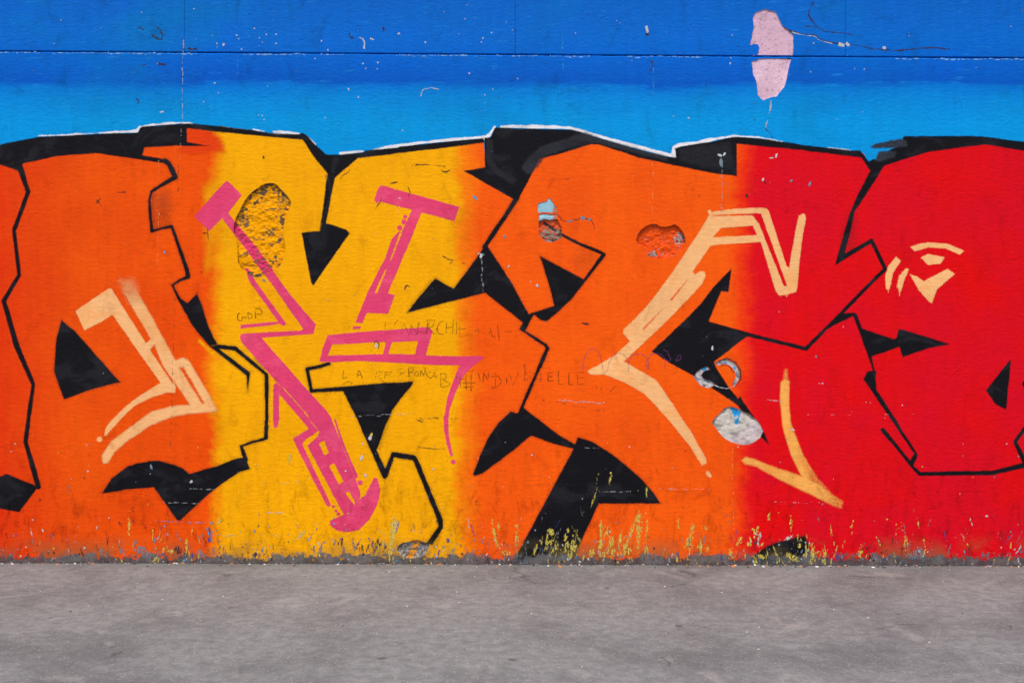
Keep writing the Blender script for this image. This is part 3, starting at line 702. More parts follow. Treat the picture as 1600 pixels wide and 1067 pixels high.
# ------------------------------------------------------------------ pink strokes on the yellow letter
def pink(parts, cut=(), label=None, soft=.9, layer=5): return sheet('pink_stroke', parts, M['pink'], L2, layer, soft=soft, cut=cut, step=1.5, label=label)
pink([p_((353,283),(358,285),(378,305),(356,333),(400,386),(453,460),(480,491.6),(493.7,507),(489.6,521.5),(480,522.5),(408,527.6),(445,569),(480,609),(509,640),(516,650),(525,672),(562.6,767),(562.6,777),(557,781.5),(570,774),(579.7,755),(584.5,746),(589.4,747),(594,764.5),(592,780),(588,791),(577,811),(560,828),(543,831),(526,828),(515,819),(516,813),(537,803.5),(480,696),(497,681),(499,674),(488,660),(470,638.5),(436,600),(428.5,592.6),(378,535),(374.5,526),(377,521.5),(383,521),(472,516),(474,514),(422,440),(390,399),(347,341),(327,361),(303.7,338))],
     cut=[p_((498,692.6),(506.6,688),(514,707),(506.6,712)), p_((514,728),(522,723),(537,752),(529.7,757)), p_((539,769.4),(545.6,767.7),(554.5,783),(555,791)), l((443,606,1.5),(462,628,2.5),(482,650,1.5)),
          l((557,782,1.2),(572,772,1.8))], label='long pink hammer stroke ending in a sickle foot')
pink([p_((427.5,601),(432,598),(438,603),(447,612),(471,639),(487,660),(497,673),(474.5,689),(472.4,694),(517.5,789),(514,791.5),(510,789),(470,711),(458,685),(482,670),(478,664),(436,615),(436,655),(433,668),(428,667.5),(426.6,650))], label='thin pink companion line down the left')
pink([l((520.7,791,4.5)), l((525,797.7,4.5)), l((529,803,6))])
pink([p_((381,416),(386,418),(399.6,440),(424,474),(447,505),(444,509.5),(438,506),(376,513.5),(376,507.5),(434.6,502.5),(390,440))], label='thin pink bent line under the hammer')
pink([l((523.6,656,2.5),(534.6,691,3.5),(556.5,744,5)), l((562.6,754,8))])
pink([p_((595,290),(600,291),(717.5,323.5),(710,345.6),(658.5,331.5),(636,388),(605.5,458.6),(617,460.6),(606,490.5),(573,488.5),(566,505),(555.6,504),(573,460),(602,403),(612,374),(623.7,361),(627,364),(644,327.7),(592.5,315),(589,318),(585,313),(589.6,297.8)), p_((552.5,510),(564.5,509.7),(562,514),(550.4,514))],
     cut=[p_((624.5,364),(628,364),(612,405),(609,408)), l((603,421.5,3),(587.6,456.6,4))], label='pink T shaped stroke in the upper arm')
pink([l((633,338.6,6)), l((631,347,8)), l((624.7,356,8))])
pink([p_((512,523.5),(560,519),(668,511),(676,517),(665,555.5),(710,556.5),(752,556.5),(756,559),(742,570),(728,582),(721,594),(712,612),(703,638),(700,655),(701,676),(703,691),(707.5,711),(704,712.5),(698,694),(694,672),(693.5,655),(699,621.5),(713,582),(719,570.5),(676,570),(600,565.5),(560.7,563.8),(513,566),(499,564.5),(504,545))],
     cut=[p_((518.5,538),(603,534),(598,553.4),(512,555.5)), p_((612,534.5),(653.6,532.4),(648,554),(607,553))], label='pink double box crossbar with a hooked tail')
pink([l((708,721.5,7))])

# ------------------------------------------------------------------ peach strokes
def peach(parts, L, cut=(), label=None, soft=1.1, mat='peach', layer=5, opac=1.0, grad=None, name='peach_stroke'):
    return sheet(name, parts, M[mat], L, layer, soft=soft, cut=cut, step=1.5, label=label, opac=opac, grad=grad)
peach([p_((118,486),(150,464),(170,450.5),(174,451),(228,536),(236,529.5),(241.8,538),(270,592),(275,605),(273.8,614),(262,613),(232.5,622.5),(210,634),(189,654.5),(173,672),(166,681),(162.5,681),(164,671),(173,658),(197,634),(220,617),(251,598),(222,557.6),(175.8,491.6),(158,503),(132,516))], L1,
      cut=[p_((234.5,547),(240.8,538.6),(270.7,591),(269.6,599))], label='peach flag stroke with a curved tail')
peach([p_((191,452),(205.7,479),(228,516),(235.6,529.7),(234,541),(241,538),(255,572),(284,613),(296.5,632),(265.5,635),(236.6,643),(203.6,667),(174.4,689),(159,711),(161,724),(168,723.5),(179,706),(198.7,689),(235,664.6),(267.6,651),(294,646.5),(336.7,643),(338.7,640),(329.5,621.5),(294,561.7),(286,558.6),(274,563),(242,504),(212,450),(206,446),(196,444))], L1,
      cut=[p_((280,574),(287,574),(319,629),(316,631))], soft=2.0, label='peach double stroke running down to a point', layer=6, grad=lambda X, Y: .25 + .75 * np.clip((Y - 440) / 40, 0, 1))
over([p_((188,440),(206,438),(214,452),(204,472),(194,452))], L1, 'peach', 10, .55, 5)
peach([l((155.5,686,9))], L1)
peach([p_((918,580),(922,577),(934,571),(961,554.5),(984,533),(977,525),(973.6,521.5),(973.6,515),(986,504),(1008.6,481),(1025,460),(1052,423.6),(1093,361.7),(1107.6,337),(1114,331),(1152.5,326),(1193,324.6),(1198,326),(1201,330),(1229,416),(1233,418),(1241.7,367.5),(1248,337.7),(1254.5,333.5),(1258.5,336),(1259,342),(1254.5,367.5),(1249,408),(1246,448),(1244,456),(1229,460.5),(1217,462),(1212,454.6),(1188.6,378),(1120,382.5),(1110,384.4),(1083,423.6),(1085,428.7),(1095,423.6),(1101,425),(1102.5,430),(1097,444),(1048,495.7),(1006.6,535),(974.6,564.8),(988,572),(1025,593.7),(1037.5,611),(1058,642),(1082.5,679),(1103,716),(1104,723),(1097,727),(1077.6,696),(1048,660),(1027,636),(1006.6,615),(975.6,597),(944.7,585),(922,585))], L3,
      cut=[p_((1127,356.4),(1176,352.6),(1183,367.5),(1114,370.7)), p_((1112,336),(1180,333.5),(1189,334),(1230,447),(1224.5,447),(1186,350),(1176,337),(1112,338)), l((1074.6,437,1.4),(1049,468,3)), l((1034,484,1.4),(1005.5,514,2.8))], label='long peach lightning stroke with a forked top')
peach([l((1108.7,331,6),(1110,333,5))], L3)
peach([l((1106,738.5,6),(1109,743,6))], L3)
peach([p_((1226,592),(1233,595),(1233,631),(1235.4,660),(1241.6,677),(1256,713),(1278,747.5),(1305,776),(1300,780),(1270,762),(1251.4,742.6),(1236.7,713),(1224.6,674),(1221,650),(1219,625),(1219.5,597))], L4, soft=1.8, mat='amber', name='amber_stroke', label='amber downstroke of the tick', grad=lambda X, Y: 1 - .55 * np.clip((Y - 690) / 60, 0, 1) * np.clip((X - 1236 - (Y - 690) * .42) / 8, 0, 1))
peach([l((1228,578,3),(1227,594,7))], L4, soft=3, mat='amber', opac=.6, name='amber_stroke')
peach([p_((1159,719.5),(1162,715),(1167,714),(1181,718),(1219.7,733),(1254,744),(1278,755),(1300,772),(1317,784),(1315,794),(1305,791),(1261,769.5),(1215,747.5),(1181,728),(1163,724.5))], L4, soft=2.2, mat='amber', layer=6, name='amber_stroke', label='amber upstroke of the tick', grad=lambda X, Y: 1 - .5 * np.clip((X - 1280) / 36, 0, 1))
for q in (p_((1422,385.6),(1434,381.5),(1450,379),(1480,381),(1506,392),(1500,398),(1478,388.5),(1450,386.6),(1429,393)), p_((1400,401.5),(1407.5,408),(1395,427),(1390.5,451),(1387.5,454),(1384,451),(1383,431),(1388,416)), p_((1416,418.5),(1420,420.6),(1413,437.6),(1409.6,450),(1405.3,459),(1404,452),(1401,449),(1405,431)),
       p_((1439,402.6),(1450,397),(1476,402),(1470,412),(1450,414)), p_((1422,429),(1433,432),(1443.6,440),(1450,435.5),(1480,420),(1492,428),(1464,452),(1456,474),(1450,470),(1435,452.5),(1426.6,437.6))): peach([q], L5)
# drips and spots under strokes
for q in (l((1229,460,1.6),(1229,464,1.2)), l((1405.3,456,1.5),(1405.3,462,1)), l((1388,452,1.5),(1388,457,1))): peach([q], L3, soft=.5, name='paint_drip')

# ------------------------------------------------------------------ handwriting scratched and pencilled on the letters
def hand(tile, strokes, w_=1.0, mi=0):
    out = []
    for s in strokes:
        pts = T(tile, s)
        out.append((smooth(pts, 4) if len(pts) > 6 else pts, w_, mi))
    return out
line1 = [[(640,310),(638,350),(640,392),(688,388)],[(735,290),(705,330)],[(760,400),(780,315),(825,410)],[(770,360),(812,358)],[(835,405),(832,325)],[(832,325),(885,400)],[(885,400),(890,300)],[(870,415),(905,300),(935,400)],[(890,380),(960,385)],[(945,395),(975,300)],[(955,400),(960,300)],[(950,295),(1015,290),(1000,340),(965,350)],[(965,350),(1010,400)],[(1085,295),(1050,310),(1030,360),(1045,395),(1080,400)],[(1100,390),(1105,310)],[(1100,350),(1150,345)],[(1150,395),(1155,285)],[(1178,400),(1182,310)],[(1200,320),(1205,420),(1265,405)],[(1200,360),(1250,355)],[(1320,380),(1345,360),(1350,390)],[(1425,400),(1435,350),(1450,410),(1480,430)],[(1490,330),(1505,450)],[(1545,380),(1600,380)],[(1172,308),(1188,312)]]
line2 = [[(325,670),(315,730)],[(315,730),(350,725)],[(315,775),(370,755),(390,775)],[(425,725),(440,670)],[(440,670),(468,730)],[(420,700),(465,710)],[(565,730),(575,685),(620,680),(615,705),(580,710),(625,755)],[(640,680),(635,730)],[(640,685),(690,685)],[(640,705),(680,700)],[(770,655),(725,665),(760,690),(790,680),(735,720)],[(820,720),(815,650),(850,650),(850,685),(825,690)],[(870,680),(860,705),(880,715),(895,690),(870,680)],[(905,715),(910,670)],[(910,670),(930,715)],[(930,715),(945,650)],[(930,640),(960,720)],[(985,680),(950,700),(985,735)],[(985,735),(1015,690),(1030,735)],[(1000,715),(1030,715)],[(1060,690),(1060,795)],[(1060,695),(1100,700),(1095,735),(1070,740),(1130,770),(1110,790),(1060,798)],[(1175,750),(1190,690)],[(1205,690),(1210,800)],[(1200,735),(1245,735)],[(1250,700),(1255,820)],[(1290,700),(1290,830)],[(1220,770),(1320,765)],[(1230,800),(1310,795)],[(1290,690),(1315,660)],[(1345,690),(1360,750)],[(1380,760),(1385,690)],[(1385,690),(1415,745)],[(1415,745),(1425,690)],[(1470,690),(1475,800)],[(1440,720),(1500,715),(1520,760),(1490,800),(1440,805)],[(1555,735),(1562,760)]]
line2b = [[(5,730),(8,770)],[(30,700),(55,790),(95,690)],[(140,620),(150,690)],[(150,680),(140,750)],[(140,690),(185,715),(150,755)],[(215,680),(225,730),(260,745)],[(265,690),(268,760)],[(320,690),(322,755)],[(322,690),(360,688)],[(322,720),(355,718)],[(322,755),(365,750)],[(400,670),(402,775)],[(402,775),(440,778)],[(478,690),(480,780)],[(480,780),(510,780)],[(545,690),(548,780)],[(548,780),(595,775)],[(545,690),(595,688)],[(550,730),(590,728)],[(685,790),(690,815)],[(720,800),(725,830)],[(790,835),(830,795)]]
gdp = [[(1085,235),(1070,260),(1078,295),(1105,298),(1108,270)],[(1105,270),(1142,272)],[(1150,235),(1155,280)],[(1150,235),(1182,250),(1180,270),(1155,285)],[(1205,225),(1210,278)],[(1205,210),(1240,205),(1262,230),(1250,250),(1215,245)]]
nom = [[(585,670),(590,600),(620,530),(655,505),(700,530),(725,590),(735,660),(745,690),(770,670),(790,600),(830,550),(880,545),(915,580),(932,630),(930,685)],[(930,610),(960,560),(1020,548),(1065,570),(1085,620),(1080,665),(1065,620),(1085,580),(1105,550),(1150,545),(1190,560),(1210,600),(1205,660)],[(1195,515),(1225,530),(1250,590),(1240,610),(1215,590)],[(1285,605),(1310,560),(1330,550),(1325,590),(1290,605)]]
def word(paths, label): ribbons('pencil_writing', paths, M['pencil'], L2, 7, .62, .6, label=label)
word(hand('J', line1[:2]), 'pencilled letter L and apostrophe'); word(hand('J', line1[2:20] + line1[24:]), 'pencilled word ANARCHIE'); word(hand('J', line1[20:21]), None); word(hand('J', line1[21:23]), 'faint pencilled letters'); word(hand('J', line1[23:24]), None)
word(hand('J', line2[:6]), 'pencilled word LA'); word(hand('J', line2[6:30]), 'pencilled word RESPONSABILITE'); word(hand('J', line2[30:]) + hand('K', line2b[:19]), 'pencilled word INDIVIDUELLE'); word(hand('K', line2b[19:21]), None); word(hand('K', line2b[21:]), None)
ribbons('pencil_writing', hand('I', gdp), M['pencil'], L2, 7, .85, .6, label='small pencilled initials GDP')
ribbons('marker_writing', hand('K', nom, 1.5), M['violet'], L3, 7, .36, .6, label='faint violet looping marker word')

# ------------------------------------------------------------------ cracks, flakes, runs
cr = [([(1112,572,.8),(1122,564,1.4),(1136,559.5,1.8),(1149,566,1.6),(1157,579,1.8),(1157,593,1.4),(1149,604,1.0)], 1.4, 0), ([(1148,603,1.0),(1136,607,1.2),(1124,605,1.0),(1117,602,1.2)], 1.2, 1), ([(1126,571,.8),(1135,570,1.2),(1142,575,1.4),(1147,583,1.2)], 1.2, 0)]
def crk(tile, pts, w_=1.2, mi=0, n=4):
    q = T(tile, pts); q = smooth(q, n) if len(q) > 2 else q
    q = [(a[0] + random.uniform(-.5, .5), a[1] + random.uniform(-.5, .5), w_ * random.uniform(.5, 1.4)) for a in q]
    cr.append((q, w_, mi))
crk('D', [(545,15),(600,45),(690,65),(760,70),(800,100),(880,125),(1000,140),(1100,150),(1180,170),(1300,180),(1390,185),(1600,165),(1760,175)], 1.4, 0, 7)
crk('D', [(600,52),(690,72),(765,80),(805,110),(900,133)], 1.0, 1)
crk('D', [(790,15),(850,45),(970,55),(1060,75)], 1.2, 0, 7); crk('D', [(700,8),(790,14)], 2.6); crk('D', [(780,5),(720,-80),(760,-170)], 1.8)
crk('D', [(445,550),(440,620),(405,755)], 1.0, 2); crk('D', [(405,755),(450,810),(452,830)], 1.0)
crk('D', [(940,138),(985,148)], 4.5, 1); crk('D', [(1000,128),(1022,150)], 4.5, 1); crk('D', [(1265,165),(1290,168)], 3.2, 1); crk('D', [(1385,190),(1420,178)], 2.2)
crk('G', [(395,462),(430,505),(470,515),(500,505),(550,500),(570,490),(640,500),(665,540),(672,580)], 1.2)
crk('G', [(470,517),(505,507)], 4, 3); crk('G', [(565,495),(600,485)], 5, 3); crk('G', [(622,495),(645,505)], 4, 3)
crk('A', [(322,10),(360,38)], 2.0); crk('A', [(420,60),(440,85),(490,108),(500,95)], 2.0); crk('A', [(465,12),(500,60),(505,75)], 1.6); crk('A', [(470,293),(530,298)], 3.0); crk('A', [(345,302),(370,300)], 1.5)
crk('A', [(697,172),(730,182),(765,178)], 2.4); crk('B', [(370,60),(375,90),(395,92)], 1.8); crk('B', [(440,95),(465,100),(480,130),(480,180)], 1.4, 1); crk('B', [(525,100),(555,112)], 2.4, 1); crk('B', [(622,10),(628,45)], 3.0); crk('B', [(740,55),(745,70)], 3, 1)
crk('B', [(905,540),(925,495),(980,474),(1050,485)], 1.0, 1); crk('C', [(1065,5),(1078,60)], 3.2, 1); crk('C', [(1060,72),(1085,66)], 3.0); crk('C', [(1090,268),(1110,275),(1112,320),(1090,345)], 1.3); crk('A', [(485,655),(515,655)], 2.2, 1); crk('A', [(300,550),(325,575),(310,595)], 1.4)
for t_, pts in (('F', [(300,190),(320,165),(360,140),(375,118)]), ('F', [(870,85),(960,85),(1060,95),(1095,105)]), ('F', [(1065,130),(1100,140),(1130,125)]), ('F', [(810,250),(825,290),(815,330)]), ('F', [(560,420),(600,370),(612,330)]), ('F', [(680,230),(735,215)]), ('F', [(1075,770),(1110,800),(1150,805),(1130,835)]), ('F', [(790,1020),(800,998),(825,1010)]), ('F', [(1220,825),(1245,835)]),
                ('J', [(785,60),(800,30),(825,40)]), ('J', [(550,490),(565,450),(590,470),(590,510)]), ('E', [(0,350),(40,400)]), ('E', [(0,380),(35,340)]), ('E', [(160,295),(225,295)]), ('E', [(845,570),(850,650)]), ('E', [(810,605),(845,600)]), ('E', [(790,895),(810,905)]),
                ('N', [(745,28),(785,38)]), ('N', [(750,195),(800,205),(920,212)]), ('J', [(880,1050),(930,1050)]), ('G', [(1465,310),(1470,330)]), ('G', [(345,190),(480,195)])):
    crk(t_, pts, 1.0)
ribbons('crack_and_flake', cr, [M['crack'][0], M['pale'][0], M['smear'][0], M['greyblue'][0]], wall, 8, .9, .6, kind='stuff')
# the old vertical joint showing through, runs of thin paint
runs = []
def run(x0, y0, x1, y1, w_, mi, gap):
    L = math.hypot(x1 - x0, y1 - y0); t = 0
    while t < L:
        d = random.uniform(1, 11); a = t / L; b = min((t + d) / L, 1); jx, jy = random.gauss(0, .5), random.gauss(0, .7)
        w0 = w_ * random.uniform(.3, 1.4)
        runs.append(([(x0 + (x1 - x0) * a + jx, y0 + (y1 - y0) * a + jy, w0 * .3), (x0 + (x1 - x0) * (a + b) / 2 + jx, y0 + (y1 - y0) * (a + b) / 2 + jy, w0), (x0 + (x1 - x0) * b + jx, y0 + (y1 - y0) * b + jy, w0 * .3)], w_, mi))
        t += d + random.uniform(0, gap)
run(286.5, 60, 284, 205, 1.2, 1, 5); run(285.5, 60, 283, 205, .9, 0, 10); run(283, 205, 280, 260, 1.0, 2, 12); run(280, 255, 276, 330, 1.3, 0, 9); run(274, 440, 266, 700, .7, 0, 12); run(263, 780, 261, 880, 1.1, 0, 4)
run(1128, 250, 1128, 335, 1.0, 2, 3); run(1020, 255, 1019, 345, .7, 4, 10); run(248, 240, 246, 420, .8, 4, 9); run(878, 41, 880, 115, 2.0, 3, 2); run(1020, 100, 1021, 150, 1.2, 3, 2); run(752, 405, 755, 455, 2.0, 2, 3); run(624, 318, 623, 340, 1.5, 4, 2); run(372, 92, 371, 120, 1.6, 3, 2); run(1144, 700, 1147, 850, .8, 4, 10); run(805, 45, 806, 84, .9, 0, 3)
run(546, 650, 648, 646, 1.0, 1, 4); run(648, 653, 742, 654, 1.3, 0, 8); run(873, 625, 945, 630, 1.6, 1, 3); run(835, 622, 960, 645, 1.0, 0, 16); run(1198, 624, 1222, 627, 1.1, 1, 5); run(1262, 647, 1440, 648, .9, 1, 60); run(296, 763, 335, 764, 1.4, 1, 5); run(255, 785, 310, 786, 1.0, 1, 7); run(244, 814, 325, 816, 1.4, 3, 6); run(330, 836, 370, 836, 1.2, 3, 8); run(820, 757, 930, 757, .9, 0, 6); run(914, 699, 936, 700, 1.6, 1, 4); run(935, 768, 985, 768, 1.2, 1, 4); run(1030, 763, 1110, 766, 1.0, 1, 9); run(1210, 784, 1280, 785, .9, 1, 12); run(440, 755, 470, 752, 1.0, 3, 7); run(417, 800, 445, 800, 1.3, 1, 6)
ribbons('scratch_and_run', runs, [M['crack'][0], M['pale'][0], M['smear'][0], M['skyblue'][0], M['peach'][0]], wall, 8, .5, .6, kind='stuff')

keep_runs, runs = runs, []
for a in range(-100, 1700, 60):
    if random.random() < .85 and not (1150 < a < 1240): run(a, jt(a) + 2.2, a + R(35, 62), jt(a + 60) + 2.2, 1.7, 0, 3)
ribbons('joint_rub_and_highlight', runs, M['lip'], wall, 8, .95, .6, kind='stuff')  # rubbed edge that also paints the light caught along the joint's lip

# ------------------------------------------------------------------ scrapes and losses of paint
def chips(name, items, mats, layer, opac=.95):
    """irregular little patches: (x, y, half length, half width, angle, material index)"""
    V, F, SD, MI = [], [], [], []; zl = lift(layer)
    for x, y, a, b, an, mi in items:
        zl += .0000005
        n = 7; base = len(V); ca, sa = math.cos(an), math.sin(an)
        if float(hole_sd(np.array([[x]]), np.array([[y]]))[0, 0]) < 1: continue
        V.append(W(x, y, zl)); SD.append(-b)
        for k in range(n):
            t = k / n * math.tau; r = random.uniform(.55, 1.25)
            u_, v_ = math.cos(t) * (a * r + 1), math.sin(t) * (b * r + 1)
            V.append(W(x + u_ * ca - v_ * sa, y + u_ * sa + v_ * ca, zl)); SD.append(1.0)
        for k in range(n): F.append((base, base + 1 + k, base + 1 + (k + 1) % n)); MI.append(mi)
    me = bpy.data.meshes.new(name); me.from_pydata(V, [], F)
    attr(me, 'sd', SD); attr(me, 'soft', [.6] * len(V)); attr(me, 'opac', [opac] * len(V))
    o = link(name, me, mats, wall, kind='stuff'); me.polygons.foreach_set('material_index', MI)
    return o
it = []
def cluster(x, y, n, sx, sy, a, b, an, mi, aj=.3):
    for _ in range(n): it.append((random.gauss(x, sx), random.gauss(y, sy), a * R(.3, 1.3), b * R(.5, 1.3), an + R(-aj, aj), mi if isinstance(mi, int) else random.choice(mi)))
V9 = math.pi / 2
# yellow scrapes (traced clusters); 0 yellow 1 pale 2 grey-blue 3 dark 4 sky
for x, y0, y1, n, lean in ((809,822,868,7,.0),(861,828,850,10,.1),(884,828,866,14,.2),(897,838,868,12,-.3),(893,855,868,10,0),(938,815,862,9,.05),(952,820,860,8,.3),(970,838,868,9,.4),(985,812,868,16,.5),(997,800,868,18,.05),(1004,800,830,7,.3),(1011,815,846,5,.0),(1077,830,862,9,.45),(1083,822,838,5,.3),(1095,840,868,5,0),(1060,812,816,2,0),(932,742,770,5,.25),(955,740,755,3,.2),(611,806,866,14,.08),(615,812,840,8,.2),(772,812,852,8,-.2),(775,832,856,8,0),(453,708,722,4,.1),(473,828,845,4,.5),(342,810,820,4,.6),(290,842,868,5,.0),(201,800,835,5,.05),(255,842,870,5,.3),(1202,801,812,3,.05),(1183,830,845,5,.6),(1184,822,838,7,.2),(1236,805,822,4,.05),(1332,815,830,4,.4),(1399,818,836,3,0),(1411,815,828,3,-.3),(1414,835,858,6,.1),(1444,842,860,6,-.1),(1372,840,850,3,-.4),(1270,855,876,9,.1),(1288,858,876,8,.1),(1142,855,870,6,.3),(1235,862,878,14,0),(1345,850,875,5,.2)):
    for k in range(n):
        t = k / max(n - 1, 1); yy_ = y0 + (y1 - y0) * t
        it.append((x - (yy_ - (y0 + y1) / 2) * math.tan(lean) * .7 + R(-2, 2), yy_ + R(-2, 2), R(.8, 3.2), R(.3, 1.1), V9 + lean + R(-.2, .2), 0))
for k in range(70): it.append((R(-100, 1700), 882 - abs(random.gauss(6, 22)), R(1, 6), R(.4, 1.3), V9 + R(-.5, .5), random.choice((0, 0, 1, 2))))
for k in range(240): it.append((R(-100, 1700), 880 - abs(random.gauss(0, 26)), R(.7, 3.5), R(.5, 1.4), V9 + R(-.6, .6), random.choice((2, 2, 2, 1, 3, 3, 4))))
for k in range(130): it.append((R(-100, 1700), R(690, 870), R(.6, 2.2), R(.4, 1.0), R(0, 3.1), random.choice((1, 1, 2, 3, 0))))
# broad broken scrapes
sc = []
def scrape(tile, x0, y0, x1, y1, w_, mi=0):
    (ax, ay), (bx, by) = T(tile, [(x0, y0), (x1, y1)])
    w_ *= 1.05
    sc.append(([(ax, ay, w_ * .2), (ax * .6 + bx * .4 + R(-.8, .8), ay * .6 + by * .4, w_), (bx, by, w_ * .45)], w_, mi))
for q in ((70,690,75,720,5),(68,730,72,880,3),(290,715,290,750,9),(285,740,310,760,7),(268,745,262,870,4),(340,820,290,880,5),(385,755,378,800,6),(400,715,395,735,3),(425,700,470,780,3),(450,740,480,810,3),(400,800,380,870,7),(435,790,425,870,8),(455,820,440,870,6),(205,820,180,890,4),(612,665,612,780,5),(612,780,605,850,7),(660,730,650,760,6),(690,765,650,880,8),(745,720,720,860,5),(835,650,750,880,4),(850,610,850,700,7),(852,690,848,850,9),(870,620,840,680,4),(908,660,908,800,4),(900,830,912,880,6),(700,840,680,890,6),(1200,690,1180,770,4),(1190,760,1145,845,6),(1180,800,1180,890,4),(1280,690,1290,730,5),(1250,780,1250,880,4),(1300,830,1290,880,4),(1100,665,1110,720,4),(560,850,540,900,8),(640,870,600,900,8),(770,850,740,890,7),(585,390,580,430,3),(680,375,660,440,2),(905,440,905,520,2.5),(590,450,545,590,2.5)): scrape('O', *q)
for q in ((605,650,575,850,9),(600,690,590,760,7),(610,660,598,700,8),(500,720,520,760,4),(545,740,520,830,3),(575,860,570,890,10),(1240,720,1250,800,5),(1255,800,1265,840,7),(1270,680,1270,730,3),(1230,720,1240,760,3),(30,735,5,770,4),(1290,870,1345,880,8)): scrape('N', *q)
for q in ((300,715,285,760,9),(200,770,170,830,7),(120,850,145,910,6),(350,805,310,840,5),(378,620,378,665,4),(520,640,515,690,3),(655,840,655,920,6),(690,860,675,900,5),(730,850,735,900,6),(480,880,540,920,10),(500,900,570,920,12),(560,820,580,840,6),(1255,770,1240,840,4),(960,840,955,900,5),(910,690,900,715,3),(300,890,345,910,7)): scrape('P', *q)
for q in ((805,660,780,690,5),(580,790,580,890,4),(215,670,208,760,3),(1345,730,1270,800,4),(1245,240,1240,310,3),(480,850,480,880,12)): scrape('M', *q)
for q in ((500,780,460,890,6,3),(525,800,470,850,4,3),(130,830,130,890,5,1),(270,830,272,880,4,4),(250,780,255,800,5,4),(395,820,400,890,5,3),(85,830,85,880,3,4),(160,800,150,815,4,4),(935,780,945,810,5,4),(980,850,965,900,5,1),(1115,850,1080,900,4,1),(440,820,400,900,3,3)): scrape('N', *q)
for q in ((725,710,735,790,5,4),(735,760,725,810,5,4),(265,790,235,835,5,1),(380,770,378,820,4,1),(240,860,320,850,12,1),(290,870,350,900,12,1),(680,750,680,800,4,1),(670,830,675,890,4,1),(820,830,825,880,4,4),(150,860,180,865,9,1),(35,840,35,890,6,1),(470,840,460,940,2,3),(500,860,550,860,14,3),(650,860,700,900,10,1),(1020,870,1025,900,5,3),(1070,830,1065,890,3,1),(1130,800,1140,860,2,3)): scrape('M', *q)
for q in ((300,760,290,860,7,3),(320,740,305,800,5,2),(1300,860,1370,900,20,1),(1250,890,1330,910,12,1),(470,795,530,765,5,2),(815,870,815,920,5,4),(690,650,700,680,3,1)): scrape('P', *q)
for k in range(330):
    x, y, L_ = R(-100, 1700), 884 - abs(random.gauss(0, 38)), R(3, 20); ln = random.gauss(.05, .28)
    y = min(y, 880); w0 = R(.5, 2.2)
    sc.append(([(x - ln * L_ * .5, y + L_ * .5 if y + L_ * .5 < 882 else 882, w0 * .4), (x + R(-.8, .8), y, w0), (x + ln * L_ * .5, y - L_ * .5, w0 * .2)], w0, random.choice((0, 1, 1, 2, 3, 3, 4, 1))))
for k in range(120):
    c = random.choice((870, 890, 950, 985, 1000, 1080, 1185, 1240, 1275, 1290, 1410, 610, 290, 255))
    x, y, L_ = random.gauss(c, 14), 880 - abs(random.gauss(8, 26)), R(3, 22); ln = random.gauss(.1, .3); w0 = R(.5, 2.4)
    sc.append(([(x - ln * L_ * .5, min(y + L_ * .5, 882), w0 * .4), (x, y, w0), (x + ln * L_ * .5, y - L_ * .5, w0 * .2)], w0, 0))
ribbons('scrape', sc, [M['scrape_yellow'], M['scrape_grey'], M['scrape_pale'], M['scrape_dark'], M['scrape_blue']], wall, 9.5, 1.0, 1.2, kind='stuff')
# grey lumps of bare render in the lower left
cluster(1364, 868, 20, 11, 5, 3, 1.4, 0, (2, 3, 3), 1.5)
cluster(1250, 856, 14, 12, 8, 3, 1.2, V9, (1, 2, 0), .6)
cluster(1176, 842, 8, 4, 8, 5, 1.4, V9 - .3, (3, 1, 0), .2)
cluster(330, 832, 10, 4, 10, 4, 1.2, V9, (2, 4), .4)
# losses in the blue
for x, y in ((369,55),(374,60),(388,57),(340,69),(349,70),(406,60),(432,68),(405,72),(417,54),(398,45),(378,77),(307,61),(502,64),(512,78),(432,55),(410,66),(340,74),(410,182),(404,181),(413,187),(545,139),(560,153),(509,185),(335,130),(628,205),(733,115),(718,54),(768,51),(754,60),(769,140),(758,149),(758,161),(800,47),(664,66),(560,48),(590,98),(590,109),(567,100),(571,108),(493,92),(1142,91),(1142,99),(1144,56),(1267,113),(1351,108)):
    it.append((x + R(-1, 1), y + R(-1, 1), R(.8, 2.4), R(.6, 1.2), V9 + R(-.8, .8), 1))
for k in range(60): it.append((R(-100, 1700), R(5, 195), R(.5, 1.5), R(.4, .9), R(0, 3), random.choice((1, 1, 3, 4))))
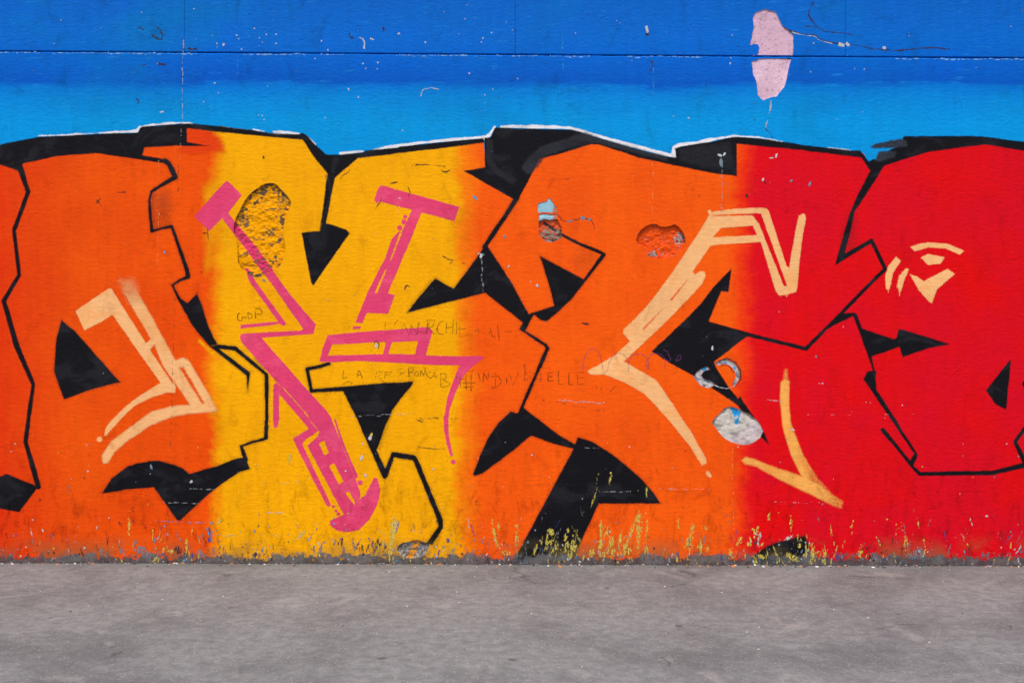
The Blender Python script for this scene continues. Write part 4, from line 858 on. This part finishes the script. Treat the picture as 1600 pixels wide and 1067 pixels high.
# single marks
for x, y, a, b, an, mi in ((257,394,4,1.5,.5,4),(412,438,5,1.6,.3,2),(412,246,1.5,2,0,3),(839,446,3,3,.3,1),(842,448,2,1.2,.3,2),(789,370,2.6,2.6,0,2),(795,416,3,1.5,-.5,1),(829,440,1,1,0,1),(913,505,7,1,.05,3),(917,506,5,1.5,.1,3),(1192,281,1.5,3.5,.2,1),(1195,285,3,1.2,.9,3),(1236,283,3.5,1.6,-.7,2),(1265,288,1.2,4.5,.3,2),(1167,306,1,5,-.4,3),(1275,557,1.5,2,0,2),(1285,599,1.6,1.6,0,1),(1280,599,1,1,0,1),(1353,628,3,.8,.1,1),(1359,629,3,.7,0,1),(1410,633,1.5,1.2,0,1),(1239,671,5,2,.2,1),(1219,722,3,1,-.7,1),(565,715,1.5,5,.4,1),(567,693,3,1.2,-.8,1),(580,680,1.5,4,.4,0),(578,684,2,3,.1,1),(588,540,2,4,.2,1),(741,308,6,1.6,.8,4),(1386,811,1.5,1.5,0,0),(1125,243,4,2,.2,1),(1132,241,1.2,4,.6,1),(1126,253,2,7,0,2),(752,400,2,5,.2,1),(755,398,3,1.4,.6,2),(748,396,3,1.2,-.6,1),(624,310,4,1,.5,1),(1205,247,6,.8,0,1),(1213,243,1,4,.3,1),(299,752,2.5,2.5,.2,1),(236,729,1.2,5,-.2,2),(1113,544,1,4,0,1),(571,742,5,2.2,1.1,1)):
    it.append((x, y, a, b, an, mi))
chips('paint_loss', it, [M['yellow_scrape'][0], M['pale'][0], M['greyblue'][0], M['crack'][0], M['skyblue'][0]], 9)

# ------------------------------------------------------------------ grit lying on the pavement
def grit():
    V, F, MI = [], [], []
    def bit(x, y, s, f, mi):
        z = -.0031 * x; base = len(V); n = 5; a0 = R(0, 6)
        for k in range(n):
            t = a0 + k / n * math.tau; r = s * R(.6, 1.2)
            V.append((x + math.cos(t) * r, y + math.sin(t) * r, z - .001))
        for k in range(n):
            v0 = V[base + k]; q = R(.35, .75); V.append((x + (v0[0] - x) * q, y + (v0[1] - y) * q, z + s * f * R(.6, 1.2)))
        for k in range(n): F.append((base + k, base + (k + 1) % n, base + n + (k + 1) % n, base + n + k)); MI.append(mi)
        F.append(tuple(base + n + k for k in range(n))); MI.append(mi)
    for _ in range(620):
        y = -abs(random.gauss(0, .5)) - .01 if random.random() < .6 else R(-1.5, -.02)
        bit(R(-2.6, 2.6), y, R(.0012, .0042) * (1.5 if random.random() < .06 else 1), .35, random.choice((0, 1, 1, 1, 2, 2)))
    for _ in range(1100): bit(R(-2.6, 2.6), -abs(random.gauss(0, .014)) - .002, R(.002, .009), .6, random.choice((1, 1, 2, 2, 2, 0, 3)))
    me = bpy.data.meshes.new('grit'); me.from_pydata(V, [], F)
    ms = []
    for nm, c in (('pale_grit', (222, 218, 214)), ('grey_grit', (128, 122, 120)), ('dark_grit', (72, 68, 66)), ('orange_flake', (214, 128, 60))):
        m, N = new_mat(nm); finish(N, lin(*c), None, .85, None, wear=False, spec=.06); ms.append(m)
    o = link('grit', me, ms, None, 'stuff', 'pale grit and paint flakes scattered on the grey pavement'); o['category'] = 'grit'
    me.polygons.foreach_set('material_index', MI)
grit()
